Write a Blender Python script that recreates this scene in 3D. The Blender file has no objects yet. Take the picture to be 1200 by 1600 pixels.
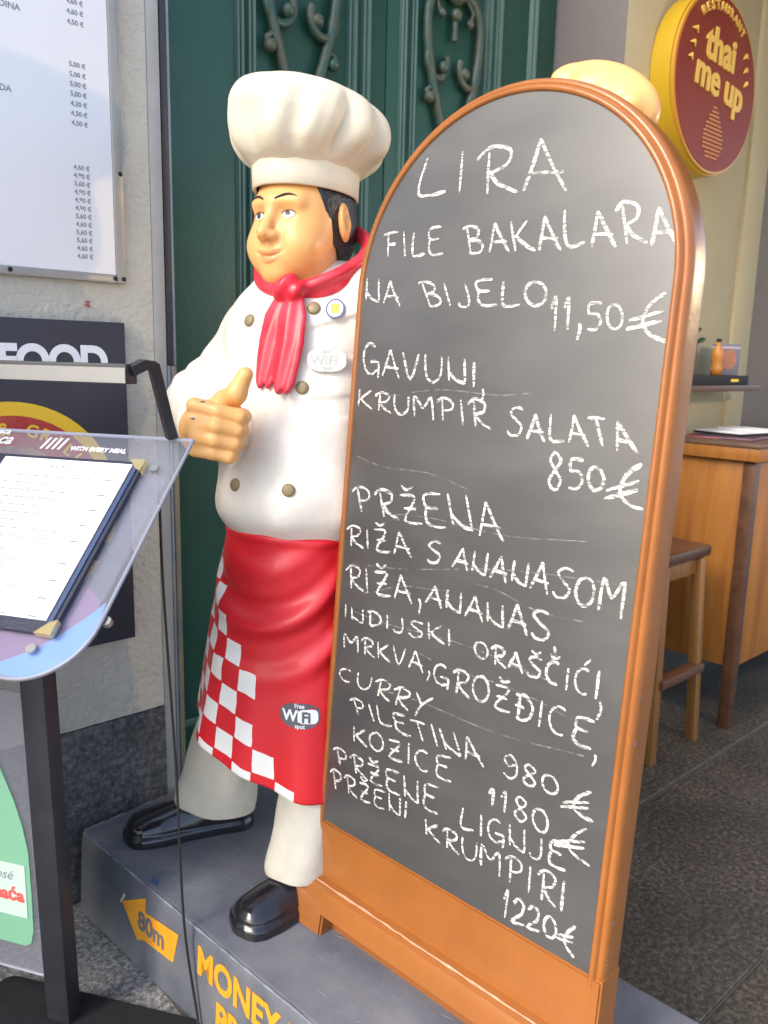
import bpy, bmesh, math, random
import numpy as np
from mathutils import Vector, Matrix
R = math.radians
random.seed(7); np.random.seed(7)
S = bpy.context.scene
COL = S.collection

# ---------------------------------------------------------------- camera, world, sun, exposure
cam_d = bpy.data.cameras.new("camera"); cam = bpy.data.objects.new("camera", cam_d); COL.objects.link(cam)
PITCH, ROLL = R(10.71), R(1.383)
fw = Vector((0, math.cos(PITCH), -math.sin(PITCH))); rt = Vector((1, 0, 0)); up = rt.cross(fw)
ir = math.cos(ROLL) * rt + math.sin(ROLL) * up
iu = -math.sin(ROLL) * rt + math.cos(ROLL) * up
M = Matrix((ir, iu, -fw)).transposed().to_4x4(); M.translation = Vector((0, 0, 1.5))
cam.matrix_world = M
cam_d.sensor_fit = 'VERTICAL'; cam_d.sensor_height = 24; cam_d.lens = 24 * 1264 / 1600
cam_d.clip_start = 0.02; cam_d.clip_end = 400
cam_d.dof.use_dof = True; cam_d.dof.focus_distance = 1.75; cam_d.dof.aperture_fstop = 3.2
S.camera = cam

SUN_DIR = Vector((-0.664, -0.417, 0.62)).normalized()      # towards the sun
wd = bpy.data.worlds.new("World"); S.world = wd; wd.use_nodes = True
nt = wd.node_tree; nt.nodes.clear()
sky = nt.nodes.new('ShaderNodeTexSky'); sky.sky_type = 'NISHITA'; sky.sun_disc = False
sky.sun_elevation = math.asin(SUN_DIR.z); sky.sun_rotation = math.atan2(SUN_DIR.x, SUN_DIR.y)
sky.air_density = 1.0; sky.dust_density = 3.0; sky.ozone_density = 1.0
bg = nt.nodes.new('ShaderNodeBackground'); bg.inputs[1].default_value = 0.15
wo = nt.nodes.new('ShaderNodeOutputWorld')
nt.links.new(sky.outputs[0], bg.inputs[0]); nt.links.new(bg.outputs[0], wo.inputs[0])
sun_d = bpy.data.lights.new("sun", 'SUN'); sun_d.energy = 1.5; sun_d.angle = R(34); sun_d.color = (1, 0.93, 0.82)
sun = bpy.data.objects.new("sun", sun_d); COL.objects.link(sun)
sun.rotation_euler = SUN_DIR.to_track_quat('Z', 'Y').to_euler()
S.view_settings.view_transform = 'Standard'; S.view_settings.look = 'None'
S.view_settings.exposure = 1.6; S.view_settings.gamma = 1; S.view_settings.use_curve_mapping = False

# ---------------------------------------------------------------- materials
def mat(name, col, rough=0.6, var=None, vscale=8.0, vamt=0.5, bump=0.0, bscale=60.0, spec=0.5, coat=0.0, metal=0.0,
        grain=None, stretch=(1, 1, 1), detail=6.0, coord='Object', vrange=(0.35, 0.65)):
    """colour with a blotchy second colour `var`, and a bump"""
    m = bpy.data.materials.new(name); m.use_nodes = True
    n = m.node_tree.nodes; l = m.node_tree.links; p = n['Principled BSDF']
    p.inputs['Base Color'].default_value = (*col, 1); p.inputs['Roughness'].default_value = rough
    p.inputs['Metallic'].default_value = metal; p.inputs['Specular IOR Level'].default_value = spec
    p.inputs['Coat Weight'].default_value = coat; p.inputs['Coat Roughness'].default_value = 0.15
    tc = n.new('ShaderNodeTexCoord'); mp = n.new('ShaderNodeMapping'); mp.inputs['Scale'].default_value = stretch
    l.new(tc.outputs[coord], mp.inputs[0])
    if var:
        nz = n.new('ShaderNodeTexNoise'); nz.inputs['Scale'].default_value = vscale; nz.inputs['Detail'].default_value = detail
        nz.inputs['Roughness'].default_value = 0.62
        l.new(mp.outputs[0], nz.inputs['Vector'])
        rp = n.new('ShaderNodeMapRange'); rp.inputs[1].default_value = vrange[0]; rp.inputs[2].default_value = vrange[1]
        rp.inputs[4].default_value = vamt
        l.new(nz.outputs[0], rp.inputs[0])
        mx = n.new('ShaderNodeMix'); mx.data_type = 'RGBA'
        mx.inputs[6].default_value = (*col, 1); mx.inputs[7].default_value = (*var, 1)
        l.new(rp.outputs[0], mx.inputs[0]); l.new(mx.outputs[2], p.inputs['Base Color'])
        rr = n.new('ShaderNodeMapRange'); rr.inputs[3].default_value = max(0.02, rough - 0.08); rr.inputs[4].default_value = min(1, rough + 0.12)
        l.new(nz.outputs[0], rr.inputs[0]); l.new(rr.outputs[0], p.inputs['Roughness'])
    if bump:
        nb = n.new('ShaderNodeTexNoise'); nb.inputs['Scale'].default_value = bscale; nb.inputs['Detail'].default_value = 8
        l.new(mp.outputs[0], nb.inputs['Vector'])
        bp = n.new('ShaderNodeBump'); bp.inputs['Strength'].default_value = bump; bp.inputs['Distance'].default_value = 0.01
        l.new(nb.outputs[0], bp.inputs['Height']); l.new(bp.outputs[0], p.inputs['Normal'])
    return m

def granite(name, c1, c2, c3, scale, rough=0.55):
    m = bpy.data.materials.new(name); m.use_nodes = True
    n = m.node_tree.nodes; l = m.node_tree.links; p = n['Principled BSDF']; p.inputs['Roughness'].default_value = rough
    tc = n.new('ShaderNodeTexCoord')
    v = n.new('ShaderNodeTexNoise'); v.inputs['Scale'].default_value = scale; v.inputs['Detail'].default_value = 5; v.inputs['Roughness'].default_value = 0.75
    l.new(tc.outputs['Object'], v.inputs['Vector'])
    cr = n.new('ShaderNodeValToRGB'); e = cr.color_ramp.elements
    e[0].position = 0.36; e[0].color = (*c1, 1); e[1].position = 0.62; e[1].color = (*c3, 1)
    k = cr.color_ramp.elements.new(0.5); k.color = (*c2, 1)
    l.new(v.outputs[0], cr.inputs[0])
    big = n.new('ShaderNodeTexNoise'); big.inputs['Scale'].default_value = 3; big.inputs['Detail'].default_value = 6
    l.new(tc.outputs['Object'], big.inputs['Vector'])
    mr = n.new('ShaderNodeMapRange'); mr.inputs[1].default_value = .3; mr.inputs[2].default_value = .7; mr.inputs[3].default_value = .7; mr.inputs[4].default_value = 1.25
    l.new(big.outputs[0], mr.inputs[0])
    mu = n.new('ShaderNodeMix'); mu.data_type = 'RGBA'; mu.blend_type = 'MULTIPLY'; mu.inputs[0].default_value = 1
    l.new(cr.outputs[0], mu.inputs[6]); l.new(mr.outputs[0], mu.inputs[7]); l.new(mu.outputs[2], p.inputs['Base Color'])
    bp = n.new('ShaderNodeBump'); bp.inputs['Strength'].default_value = 0.35; bp.inputs['Distance'].default_value = 0.004
    l.new(v.outputs[0], bp.inputs['Height']); l.new(bp.outputs[0], p.inputs['Normal'])
    return m

def wood(name, c1, c2, rough=0.4, axis='Z', scale=1.0):
    m = bpy.data.materials.new(name); m.use_nodes = True
    n = m.node_tree.nodes; l = m.node_tree.links; p = n['Principled BSDF']; p.inputs['Roughness'].default_value = rough
    tc = n.new('ShaderNodeTexCoord'); mp = n.new('ShaderNodeMapping')
    st = {'Z': (9, 9, .7), 'X': (.7, 9, 9), 'Y': (9, .7, 9)}[axis]; mp.inputs['Scale'].default_value = [a * scale for a in st]
    l.new(tc.outputs['Object'], mp.inputs[0])
    nz = n.new('ShaderNodeTexNoise'); nz.inputs['Scale'].default_value = 1.4; nz.inputs['Detail'].default_value = 8; nz.inputs['Distortion'].default_value = 1.4
    l.new(mp.outputs[0], nz.inputs['Vector'])
    cr = n.new('ShaderNodeValToRGB'); e = cr.color_ramp.elements; e[0].position = .35; e[1].position = .68
    e[0].color = (*c2, 1); e[1].color = (*c1, 1)
    l.new(nz.outputs[0], cr.inputs[0]); l.new(cr.outputs[0], p.inputs['Base Color'])
    bp = n.new('ShaderNodeBump'); bp.inputs['Strength'].default_value = 0.15; bp.inputs['Distance'].default_value = 0.003
    l.new(nz.outputs[0], bp.inputs['Height']); l.new(bp.outputs[0], p.inputs['Normal'])
    return m

WHITE = mat('chef_white_paint', (.80, .76, .685), .42, (.62, .55, .44), 7, .55, .16, 34, detail=9)
HATW = mat('hat_cream_paint', (.78, .70, .54), .5, (.58, .48, .34), 6, .6, .16, 36, detail=9)
TROUSER = mat('trouser_paint', (.60, .57, .49), .5, (.42, .39, .31), 9, .6, .08, 45)
SKIN = mat('skin_paint', (.83, .44, .155), .36, (.76, .37, .12), 10, .5, .03, 60)
LIPS = mat('lip_paint', (.74, .33, .13), .35)
HAIR = mat('black_hair_paint', (.012, .012, .016), .4, (.04, .04, .05), 60, .5, .25, 90)
RED = mat('red_gloss_paint', (.66, .012, .022), .42, (.5, .008, .014), 8, .45, .05, 45, coat=.12)
RED2 = mat('red_scarf_paint', (.66, .012, .03), .33, (.78, .12, .16), 14, .45, .05, 50)
SHOE = mat('black_shoe_gloss', (.010, .010, .013), .16, (.02, .02, .025), 12, .5, .08, 22, coat=.6)
BRASS = mat('button_brass', (.30, .235, .12), .42, (.2, .15, .07), 40, .6)
EYEW = mat('eye_white', (.78, .76, .70), .25)
IRIS = mat('iris_dark', (.06, .055, .06), .2)
INK = mat('black_ink', (.02, .02, .025), .5)
ORANGE = mat('board_orange_paint', (.335, .118, .025), .30, (.24, .078, .017), 4, .75, .10, 30, coat=.2, detail=9)
SLATE = mat('slate_panel', (.040, .040, .041), .40, (.080, .077, .074), 3.2, .8, .03, 150, spec=1.0, stretch=(.8, 1, 2.4), detail=10, coat=1.0, vrange=(.42, .75))
SLATE.node_tree.nodes['Principled BSDF'].inputs['Coat Roughness'].default_value = .30
SLATE.node_tree.nodes['Principled BSDF'].inputs['Coat IOR'].default_value = 1.65
PLINTHM = mat('plinth_grey_paint', (.105, .115, .142), .42, (.185, .19, .205), 5, .85, .16, 50, detail=11, vrange=(.42, .68))
PLINTHF = PLINTHM
YELLOWT = mat('yellow_lettering', (.85, .37, .02), .5, (.7, .28, .02), 40, .5)
STONE = mat('rendered_wall', (.57, .54, .465), .9, (.45, .43, .385), 3, .8, .9, 55, detail=10)
STONED = granite('dark_render', (.055, .055, .06), (.10, .10, .105), (.18, .18, .185), 55, .9)
SMOOTHST = mat('smooth_stone', (.40, .40, .39), .8, (.3, .3, .3), 6, .6, .3, 40)
GREEN = mat('door_green_paint', (.013, .064, .045), .42, (.024, .092, .066), 3, .7, .08, 60, spec=.5, detail=9)
GREENL = mat('door_highlight_green', (.055, .125, .098), .4, (.10, .16, .125), 9, .7, .1, 60)  # lighter green: highlights of mouldings and rails put into the colour
IRON = mat('door_iron_paint', (.022, .082, .064), .38, (.17, .115, .07), 12, .6, .15, 60)
DARKM = mat('dark_metal', (.022, .023, .03), .45, (.04, .04, .045), 20, .5)
OLDBR = mat('weathered_brass_strip', (.22, .20, .13), .5, (.12, .13, .13), 12, .8, .2, 40)
BLUEST = mat('blue_grey_strip', (.17, .22, .27), .55, (.3, .33, .36), 10, .6)
PAPER = mat('white_print', (.87, .87, .90), .5)
ALU = mat('aluminium', (.34, .335, .32), .4, (.28, .275, .265), 10, .5, metal=.3)
SIGNB = mat('black_sign_face', (.036, .036, .050), .5, (.04, .04, .05), 6, .5)
WHITEP = mat('white_lettering', (.82, .82, .84), .5)
SREDM = mat('logo_red', (.42, .03, .035), .5, (.55, .10, .05), 30, .6)
SYEL = mat('logo_yellow', (.85, .55, .03), .45)
CREAM = mat('cream_wall_paint', (.42, .36, .225), .85, (.37, .315, .195), 3, .5, .1, 80)
TAUPE = mat('taupe_wall_paint', (.17, .15, .13), .85, (.14, .12, .10), 4, .5, .1, 80)
GREYW = mat('shaded_reveal_grey', (.20, .175, .165), .8, (.16, .14, .13), 4, .5, .1, 80)  # shadow on the pier's side face put into this grey
GRANI = granite('dark_granite', (.024, .020, .015), (.064, .054, .040), (.135, .116, .09), 66, .5)
ASPH = granite('asphalt', (.10, .097, .09), (.22, .212, .20), (.42, .41, .39), 75, .9)
JOINT = mat('joint_mortar', (.10, .09, .075), .9)
WOODO = wood('orange_wood', (.38, .155, .032), (.26, .095, .02), .38, 'Z')
WOODL = wood('light_wood_leg', (.26, .125, .035), (.18, .08, .022), .45, 'Z')
WOODD = wood('dark_wood', (.12, .055, .028), (.07, .03, .016), .4, 'X')
WOODT = wood('table_top_wood', (.14, .085, .06), (.10, .06, .045), .35, 'X')
RUBBER = mat('black_rubber', (.012, .012, .014), .8, (.02, .02, .022), 30, .5)
CABLE = mat('cable_black', (.015, .014, .016), .5)
PURPLE = mat('print_purple', (.20, .085, .21), .35, (.26, .12, .26), 6, .5)
BLUEP = mat('print_blue', (.10, .30, .72), .35, (.16, .42, .82), 8, .5)
LEATHER = mat('menu_leather', (.020, .026, .05), .4, (.03, .036, .06), 60, .5, .2, 200)
GOLD = mat('gold_corner', (.75, .62, .33), .25, metal=.9)
SILVER = mat('screw_steel', (.45, .45, .46), .3, metal=.9)
GREYT = mat('grey_print_text', (.25, .25, .29), .6)
BLUERING = mat('badge_blue', (.05, .06, .20), .4)
BADGEY = mat('badge_yellow', (.85, .75, .05), .4)
STICKG = mat('sticker_grey', (.10, .10, .11), .45)
FADED = mat('faded_print', (.50, .49, .45), .5)
CHIPB = mat('chipped_blue_grey', (.08, .10, .20), .5)

def acrylic(name, tint, fac, rough=.05):
    m = bpy.data.materials.new(name); m.use_nodes = True
    n = m.node_tree.nodes; l = m.node_tree.links; n.clear()
    o = n.new('ShaderNodeOutputMaterial'); t = n.new('ShaderNodeBsdfTransparent'); t.inputs[0].default_value = (*tint, 1)
    p = n.new('ShaderNodeBsdfPrincipled'); p.inputs['Base Color'].default_value = (.62, .63, .72, 1); p.inputs['Roughness'].default_value = rough
    mx = n.new('ShaderNodeMixShader'); mx.inputs[0].default_value = fac
    l.new(t.outputs[0], mx.inputs[1]); l.new(p.outputs[0], mx.inputs[2]); l.new(mx.outputs[0], o.inputs[0])
    return m
ACRYL = acrylic('clear_acrylic', (.94, .95, .97), .13)
ACRYE = acrylic('acrylic_edge', (.8, .85, .88), .65, .2)
ACRYD = acrylic('acrylic_dark_edge', (.25, .26, .3), .5, .2)
ACRYB = acrylic('acrylic_backing', (.72, .73, .80), .13, .2)
ACRYP = acrylic('poster_acrylic', (.80, .80, .80), .18, .3)
ACRYG = acrylic('green_translucent_print', (.45, .85, .55), .6, .4)
bpy.data.materials['green_translucent_print'].node_tree.nodes['Principled BSDF'].inputs['Base Color'].default_value = (.38, .72, .50, 1)

def chalk_mat():
    m = bpy.data.materials.new('chalk'); m.use_nodes = True
    n = m.node_tree.nodes; l = m.node_tree.links; p = n['Principled BSDF']
    p.inputs['Base Color'].default_value = (.70, .69, .655, 1); p.inputs['Roughness'].default_value = .95
    tc = n.new('ShaderNodeTexCoord'); mp = n.new('ShaderNodeMapping'); mp.inputs['Scale'].default_value = (.35, 1, 1.6)
    l.new(tc.outputs['Object'], mp.inputs[0])
    nz = n.new('ShaderNodeTexNoise'); nz.inputs['Scale'].default_value = 190; nz.inputs['Detail'].default_value = 3
    l.new(mp.outputs[0], nz.inputs['Vector'])
    mr = n.new('ShaderNodeMapRange'); mr.inputs[1].default_value = .34; mr.inputs[2].default_value = .60; mr.inputs[3].default_value = .04
    l.new(nz.outputs[0], mr.inputs[0]); l.new(mr.outputs[0], p.inputs['Alpha'])
    return m
CHALK = chalk_mat()
def smear_mat():
    m = bpy.data.materials.new('chalk_smear'); m.use_nodes = True
    n = m.node_tree.nodes; l = m.node_tree.links; p = n['Principled BSDF']
    p.inputs['Base Color'].default_value = (.55, .55, .53, 1); p.inputs['Roughness'].default_value = .95
    tc = n.new('ShaderNodeTexCoord')
    nz = n.new('ShaderNodeTexNoise'); nz.inputs['Scale'].default_value = 60; nz.inputs['Detail'].default_value = 6
    l.new(tc.outputs['Object'], nz.inputs['Vector'])
    mr = n.new('ShaderNodeMapRange'); mr.inputs[1].default_value = .42; mr.inputs[2].default_value = .7; mr.inputs[4].default_value = .5
    l.new(nz.outputs[0], mr.inputs[0]); l.new(mr.outputs[0], p.inputs['Alpha'])
    return m
SMEAR = smear_mat()

def apron_mat():
    """red gloss paint with a stepped corner of white painted squares (UV in square units)"""
    m = RED.copy(); m.name = 'apron_paint'
    n = m.node_tree.nodes; l = m.node_tree.links; p = n['Principled BSDF']
    base = p.inputs['Base Color'].links[0].from_socket
    uv = n.new('ShaderNodeUVMap'); uv.uv_map = 'UVMap'
    # wobble so that edges look hand painted
    nz = n.new('ShaderNodeTexNoise'); nz.inputs['Scale'].default_value = .9; l.new(uv.outputs[0], nz.inputs['Vector'])
    sc = n.new('ShaderNodeVectorMath'); sc.operation = 'MULTIPLY_ADD'; sc.inputs[1].default_value = (.22, .22, 0); sc.inputs[2].default_value = (-.11, -.11, 0)
    l.new(nz.outputs['Color'], sc.inputs[0])
    ad = n.new('ShaderNodeVectorMath'); ad.operation = 'ADD'; l.new(uv.outputs[0], ad.inputs[0]); l.new(sc.outputs[0], ad.inputs[1])
    sp = n.new('ShaderNodeSeparateXYZ'); l.new(ad.outputs[0], sp.inputs[0])
    def mth(op, a, b=None, c=None):
        k = n.new('ShaderNodeMath'); k.operation = op
        for i, v in enumerate((a, b, c)):
            if v is None: continue
            if isinstance(v, (int, float)): k.inputs[i].default_value = v
            else: l.new(v, k.inputs[i])
        return k.outputs[0]
    fx = mth('FLOOR', sp.outputs[0]); fy = mth('FLOOR', sp.outputs[1])
    par = mth('PINGPONG', mth('ADD', fx, fy), 1.0)
    tot = mth('MULTIPLY_ADD', fy, .73, fx)
    ins = mth('LESS_THAN', tot, 7.4)
    white = mth('MULTIPLY', ins, mth('LESS_THAN', par, .5))
    # small round-off between neighbouring squares
    gx = mth('ABSOLUTE', mth('SUBTRACT', mth('FRACT', sp.outputs[0]), .5)); gy = mth('ABSOLUTE', mth('SUBTRACT', mth('FRACT', sp.outputs[1]), .5))
    inb = mth('LESS_THAN', mth('MAXIMUM', gx, gy), .47)
    white = mth('MULTIPLY', white, inb)
    mx = n.new('ShaderNodeMix'); mx.data_type = 'RGBA'; mx.inputs[7].default_value = (.80, .79, .76, 1)
    l.new(base, mx.inputs[6]); l.new(white, mx.inputs[0]); l.new(mx.outputs[2], p.inputs['Base Color'])
    return m
APRON = apron_mat()

# ---------------------------------------------------------------- mesh helpers
def link(name, me, m=None, parent=None, smooth=False):
    o = bpy.data.objects.new(name, me); COL.objects.link(o)
    if m:
        me.materials.clear(); me.materials.append(m)
    if parent: o.parent = parent
    if smooth: me.polygons.foreach_set('use_smooth', [True] * len(me.polygons))
    return o
def from_bm(name, bm, m, parent=None, smooth=False):
    me = bpy.data.meshes.new(name); bm.normal_update(); bm.to_mesh(me); bm.free()
    return link(name, me, m, parent, smooth)
def autosmooth(o, ang=40):
    me = o.data
    me.polygons.foreach_set('use_smooth', [True] * len(me.polygons))
    bm = bmesh.new(); bm.from_mesh(me)
    for e in bm.edges:
        if len(e.link_faces) == 2 and e.calc_face_angle(0) > R(ang): e.smooth = False
    bm.to_mesh(me); bm.free(); return o
def add_box(bm, x0, x1, y0, y1, z0, z1, bev=0.0, seg=2):
    b = bmesh.new(); bmesh.ops.create_cube(b, size=1)
    for v in b.verts:
        v.co = ((x0 + x1) / 2 + v.co.x * (x1 - x0), (y0 + y1) / 2 + v.co.y * (y1 - y0), (z0 + z1) / 2 + v.co.z * (z1 - z0))
    if bev: bmesh.ops.bevel(b, geom=b.edges[:], offset=bev, segments=seg, profile=.5, affect='EDGES')
    merge(bm, b)
def merge(bm, b):
    t = bpy.data.meshes.new('tmp'); b.to_mesh(t); b.free(); bm.from_mesh(t); bpy.data.meshes.remove(t)
def box(name, m, parent, x0, x1, y0, y1, z0, z1, bev=0.004, smooth=True):
    bm = bmesh.new(); add_box(bm, x0, x1, y0, y1, z0, z1, bev)
    o = from_bm(name, bm, m, parent)
    if smooth and bev: autosmooth(o, 35)
    return o
def add_tube(bm, pts, rad, n=8, cap=True):
    pts = [Vector([float(q) for q in p]) for p in pts]
    if not hasattr(rad, '__len__'): rad = [rad] * len(pts)
    rad = [float(q) for q in rad]
    rings = []; ref = None
    for i, p in enumerate(pts):
        t = (pts[min(i + 1, len(pts) - 1)] - pts[max(i - 1, 0)]).normalized()
        if ref is None: ref = t.orthogonal().normalized()
        ref = (ref - t * ref.dot(t))
        ref = ref.normalized() if ref.length > 1e-6 else t.orthogonal().normalized()
        b = t.cross(ref)
        rings.append([bm.verts.new(p + rad[i] * (math.cos(2 * math.pi * k / n) * ref + math.sin(2 * math.pi * k / n) * b)) for k in range(n)])
    for a, b in zip(rings, rings[1:]):
        for k in range(n): bm.faces.new((a[k], a[(k + 1) % n], b[(k + 1) % n], b[k]))
    if cap:
        bm.faces.new(rings[0][::-1]); bm.faces.new(rings[-1])
def tube(name, m, parent, pts, rad, n=8):
    bm = bmesh.new(); add_tube(bm, pts, rad, n); return autosmooth(from_bm(name, bm, m, parent), 60)
def add_prism(bm, poly, d0, d1, plane='XZ'):
    """polygon extruded along the missing axis"""
    f = {'XZ': lambda a, b, d: (a, d, b), 'XY': lambda a, b, d: (a, b, d), 'YZ': lambda a, b, d: (d, a, b)}[plane]
    A = [bm.verts.new(f(a, b, d0)) for a, b in poly]; B = [bm.verts.new(f(a, b, d1)) for a, b in poly]
    n = len(poly); bm.faces.new(A); bm.faces.new(B[::-1])
    for k in range(n): bm.faces.new((A[k], B[k], B[(k + 1) % n], A[(k + 1) % n]))
    bmesh.ops.recalc_face_normals(bm, faces=bm.faces)
def prism(name, m, parent, poly, d0, d1, plane='XZ', bev=0.0):
    bm = bmesh.new(); add_prism(bm, poly, d0, d1, plane)
    if bev: bmesh.ops.bevel(bm, geom=bm.edges[:], offset=bev, segments=2, profile=.5, affect='EDGES')
    return autosmooth(from_bm(name, bm, m, parent), 35)
def grid_mesh(name, P, m, parent, wrap_u=False, uv=None, cap=False, smooth=True):
    """P[i][j] -> vertices, i along u, j along v"""
    P = np.asarray(P, float); nu, nv = P.shape[:2]
    idx = np.arange(nu * nv).reshape(nu, nv); F = []
    for i in range(nu if wrap_u else nu - 1):
        a, b = idx[i], idx[(i + 1) % nu]
        for j in range(nv - 1): F.append((int(a[j]), int(b[j]), int(b[j + 1]), int(a[j + 1])))
    if cap:
        F.append([int(k) for k in idx[:, 0]][::-1]); F.append([int(k) for k in idx[:, -1]])
    me = bpy.data.meshes.new(name); me.from_pydata(P.reshape(-1, 3).tolist(), [], F)
    if uv is not None:
        U = np.asarray(uv, float).reshape(-1, 2); ul = me.uv_layers.new(name='UVMap')
        li = np.zeros(len(me.loops), int); me.loops.foreach_get('vertex_index', li)
        ul.data.foreach_set('uv', U[li].astype(np.float32).ravel())
    bm = bmesh.new(); bm.from_mesh(me); bmesh.ops.recalc_face_normals(bm, faces=bm.faces); bm.to_mesh(me); bm.free()
    return link(name, me, m, parent, smooth)
def thing(name, label, cat, loc=(0, 0, 0), rz=0.0, rx=0.0, group=None, parent=None):
    o = bpy.data.objects.new(name, None); COL.objects.link(o)
    o.location = loc; o.rotation_euler = (rx, 0, rz); o.empty_display_size = .1
    tag(o, label, cat, group); return o
def tag(o, label, cat, group=None):
    o['label'] = label; o['category'] = cat
    if group: o['group'] = group
    return o
def structure(o): o['kind'] = 'structure'; return o
def stuff(o): o['kind'] = 'stuff'; return o
def text_mesh(s, size, bold=0.0, shear=0.0, align='LEFT', spacing=1.0, extrude=0.0):
    c = bpy.data.curves.new('t', 'FONT'); c.body = s; c.size = size; c.offset = bold; c.shear = shear; c.align_x = align
    c.space_character = spacing; c.extrude = extrude; c.resolution_u = 6
    o = bpy.data.objects.new('t', c); COL.objects.link(o)
    dg = bpy.context.evaluated_depsgraph_get(); me = bpy.data.meshes.new_from_object(o.evaluated_get(dg))
    bpy.data.objects.remove(o); bpy.data.curves.remove(c); return me
def place_text(name, s, size, m, parent, fn, **k):
    """fn maps flat text coords (x, y, z) -> a point"""
    me = text_mesh(s, size, **k)
    for v in me.vertices: v.co = fn(v.co.x, v.co.y, v.co.z)
    return link(name, me, m, parent)

# ---------------------------------------------------------------- implicit surfaces
def nrm(a): return np.sqrt((a * a).sum(-1))
def ell(p, c, r, rot=None):
    q = p - np.asarray(c, np.float32)
    if rot is not None: q = q @ np.asarray(rot, np.float32)
    r = np.asarray(r, np.float32); k0 = nrm(q / r); k1 = nrm(q / (r * r)) + 1e-9
    return k0 * (k0 - 1) / k1
def cone(p, a, b, ra, rb):
    a = np.asarray(a, np.float32); b = np.asarray(b, np.float32); ba = b - a
    h = np.clip(((p - a) @ ba) / float(ba @ ba), 0, 1)
    return nrm(p - a - h[..., None] * ba) - (ra + (rb - ra) * h)
def chain(p, pts, rad, k=.006):
    d = None
    for a, b, ra, rb in zip(pts, pts[1:], rad, rad[1:]):
        e = cone(p, a, b, ra, rb); d = e if d is None else smin(d, e, k)
    return d
def smin(a, b, k):
    h = np.clip(.5 + .5 * (b - a) / k, 0, 1); return b * (1 - h) + a * h - k * h * (1 - h)
def smax(a, b, k): return -smin(-a, -b, k)
def rz3(a): c, s = math.cos(a), math.sin(a); return np.array([[c, -s, 0], [s, c, 0], [0, 0, 1]])
def rx3(a): c, s = math.cos(a), math.sin(a); return np.array([[1, 0, 0], [0, c, -s], [0, s, c]])
def ry3(a): c, s = math.cos(a), math.sin(a); return np.array([[c, 0, s], [0, 1, 0], [-s, 0, c]])
def snet(f, lo, hi, h):
    lo = np.asarray(lo, np.float32); n = np.ceil((np.asarray(hi) - lo) / h).astype(int) + 1
    ax = [lo[i] + h * np.arange(n[i], dtype=np.float32) for i in range(3)]
    V = np.empty(n, np.float32)
    Y, Z = np.meshgrid(ax[1], ax[2], indexing='ij')
    for i0 in range(0, n[0], 16):
        xs = ax[0][i0:i0 + 16]
        P = np.empty((len(xs), n[1], n[2], 3), np.float32); P[..., 0] = xs[:, None, None]; P[..., 1] = Y; P[..., 2] = Z
        V[i0:i0 + 16] = f(P)
    s = V < 0
    cnt = np.zeros(n - 1, np.int8)
    cor = [(i, j, k) for i in (0, 1) for j in (0, 1) for k in (0, 1)]
    sl = lambda a, c: a[c[0]:c[0] + n[0] - 1, c[1]:c[1] + n[1] - 1, c[2]:c[2] + n[2] - 1]
    for c in cor: cnt += sl(s, c)
    act = (cnt > 0) & (cnt < 8); I = np.argwhere(act)
    ids = -np.ones(n - 1, np.int64); ids[act] = np.arange(len(I))
    acc = np.zeros((len(I), 3)); num = np.zeros(len(I))
    for c in cor:
        for a in range(3):
            if c[a]: continue
            e = list(c); e[a] = 1
            va = V[I[:, 0] + c[0], I[:, 1] + c[1], I[:, 2] + c[2]]; vb = V[I[:, 0] + e[0], I[:, 1] + e[1], I[:, 2] + e[2]]
            m = (va < 0) != (vb < 0); t = np.where(m, va / np.where(m, va - vb, 1), 0)
            pt = np.tile(np.array(c, float), (len(I), 1)); pt[:, a] += t
            acc[m] += pt[m]; num[m] += 1
    P = lo + h * (I + acc / num[:, None])
    P = P.astype(np.float32); d = h * .3
    for _ in range(2):
        v = f(P); g = np.stack([(f(P + np.eye(3, dtype=np.float32)[a] * d) - f(P - np.eye(3, dtype=np.float32)[a] * d)) / (2 * d) for a in range(3)], -1)
        st = -(v / ((g * g).sum(-1) + 1e-6))[:, None] * g
        ln = nrm(st); st *= np.minimum(1, h * .6 / (ln + 1e-9))[:, None]; P = P + st
    F = []
    for a in range(3):
        b, c = (a + 1) % 3, (a + 2) % 3
        L = [slice(0, n[i] - 1) if i == a else slice(1, n[i] - 1) for i in range(3)]; Hs = list(L); Hs[a] = slice(1, n[a])
        A = s[tuple(L)]; B = s[tuple(Hs)]; E = np.argwhere(A != B)
        E2 = E.copy(); E2[:, b] += 1; E2[:, c] += 1
        def cid(db, dc):
            q = E2.copy(); q[:, b] += db; q[:, c] += dc; return ids[q[:, 0], q[:, 1], q[:, 2]]
        q = np.stack([cid(-1, -1), cid(0, -1), cid(0, 0), cid(-1, 0)], -1)
        fl = ~A[E[:, 0], E[:, 1], E[:, 2]]; q[fl] = q[fl][:, ::-1]; F.append(q)
    return P, np.concatenate(F)
def implicit(name, f, lo, hi, h, m, parent):
    P, F = snet(f, lo, hi, h); me = bpy.data.meshes.new(name); me.from_pydata(P.tolist(), [], F.tolist())
    return link(name, me, m, parent, True)
def cast(f, o, d, t1=.6, off=0.0):
    """first point of the surface f=0 along a ray, and its normal"""
    o = np.asarray(o, np.float32); d = np.asarray(d, np.float32); d = d / np.linalg.norm(d); t = 0.0
    for _ in range(90):
        v = float(f((o + d * t)[None])[0])
        if v < 4e-4 or t > t1: break
        t += max(v * .7, 3e-4)
    p = o + d * t; e = 2e-3
    g = np.array([float(f((p + e * k)[None])[0] - f((p - e * k)[None])[0]) for k in np.eye(3, dtype=np.float32)])
    g /= np.linalg.norm(g) + 1e-9
    return p + off * g, g

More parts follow.
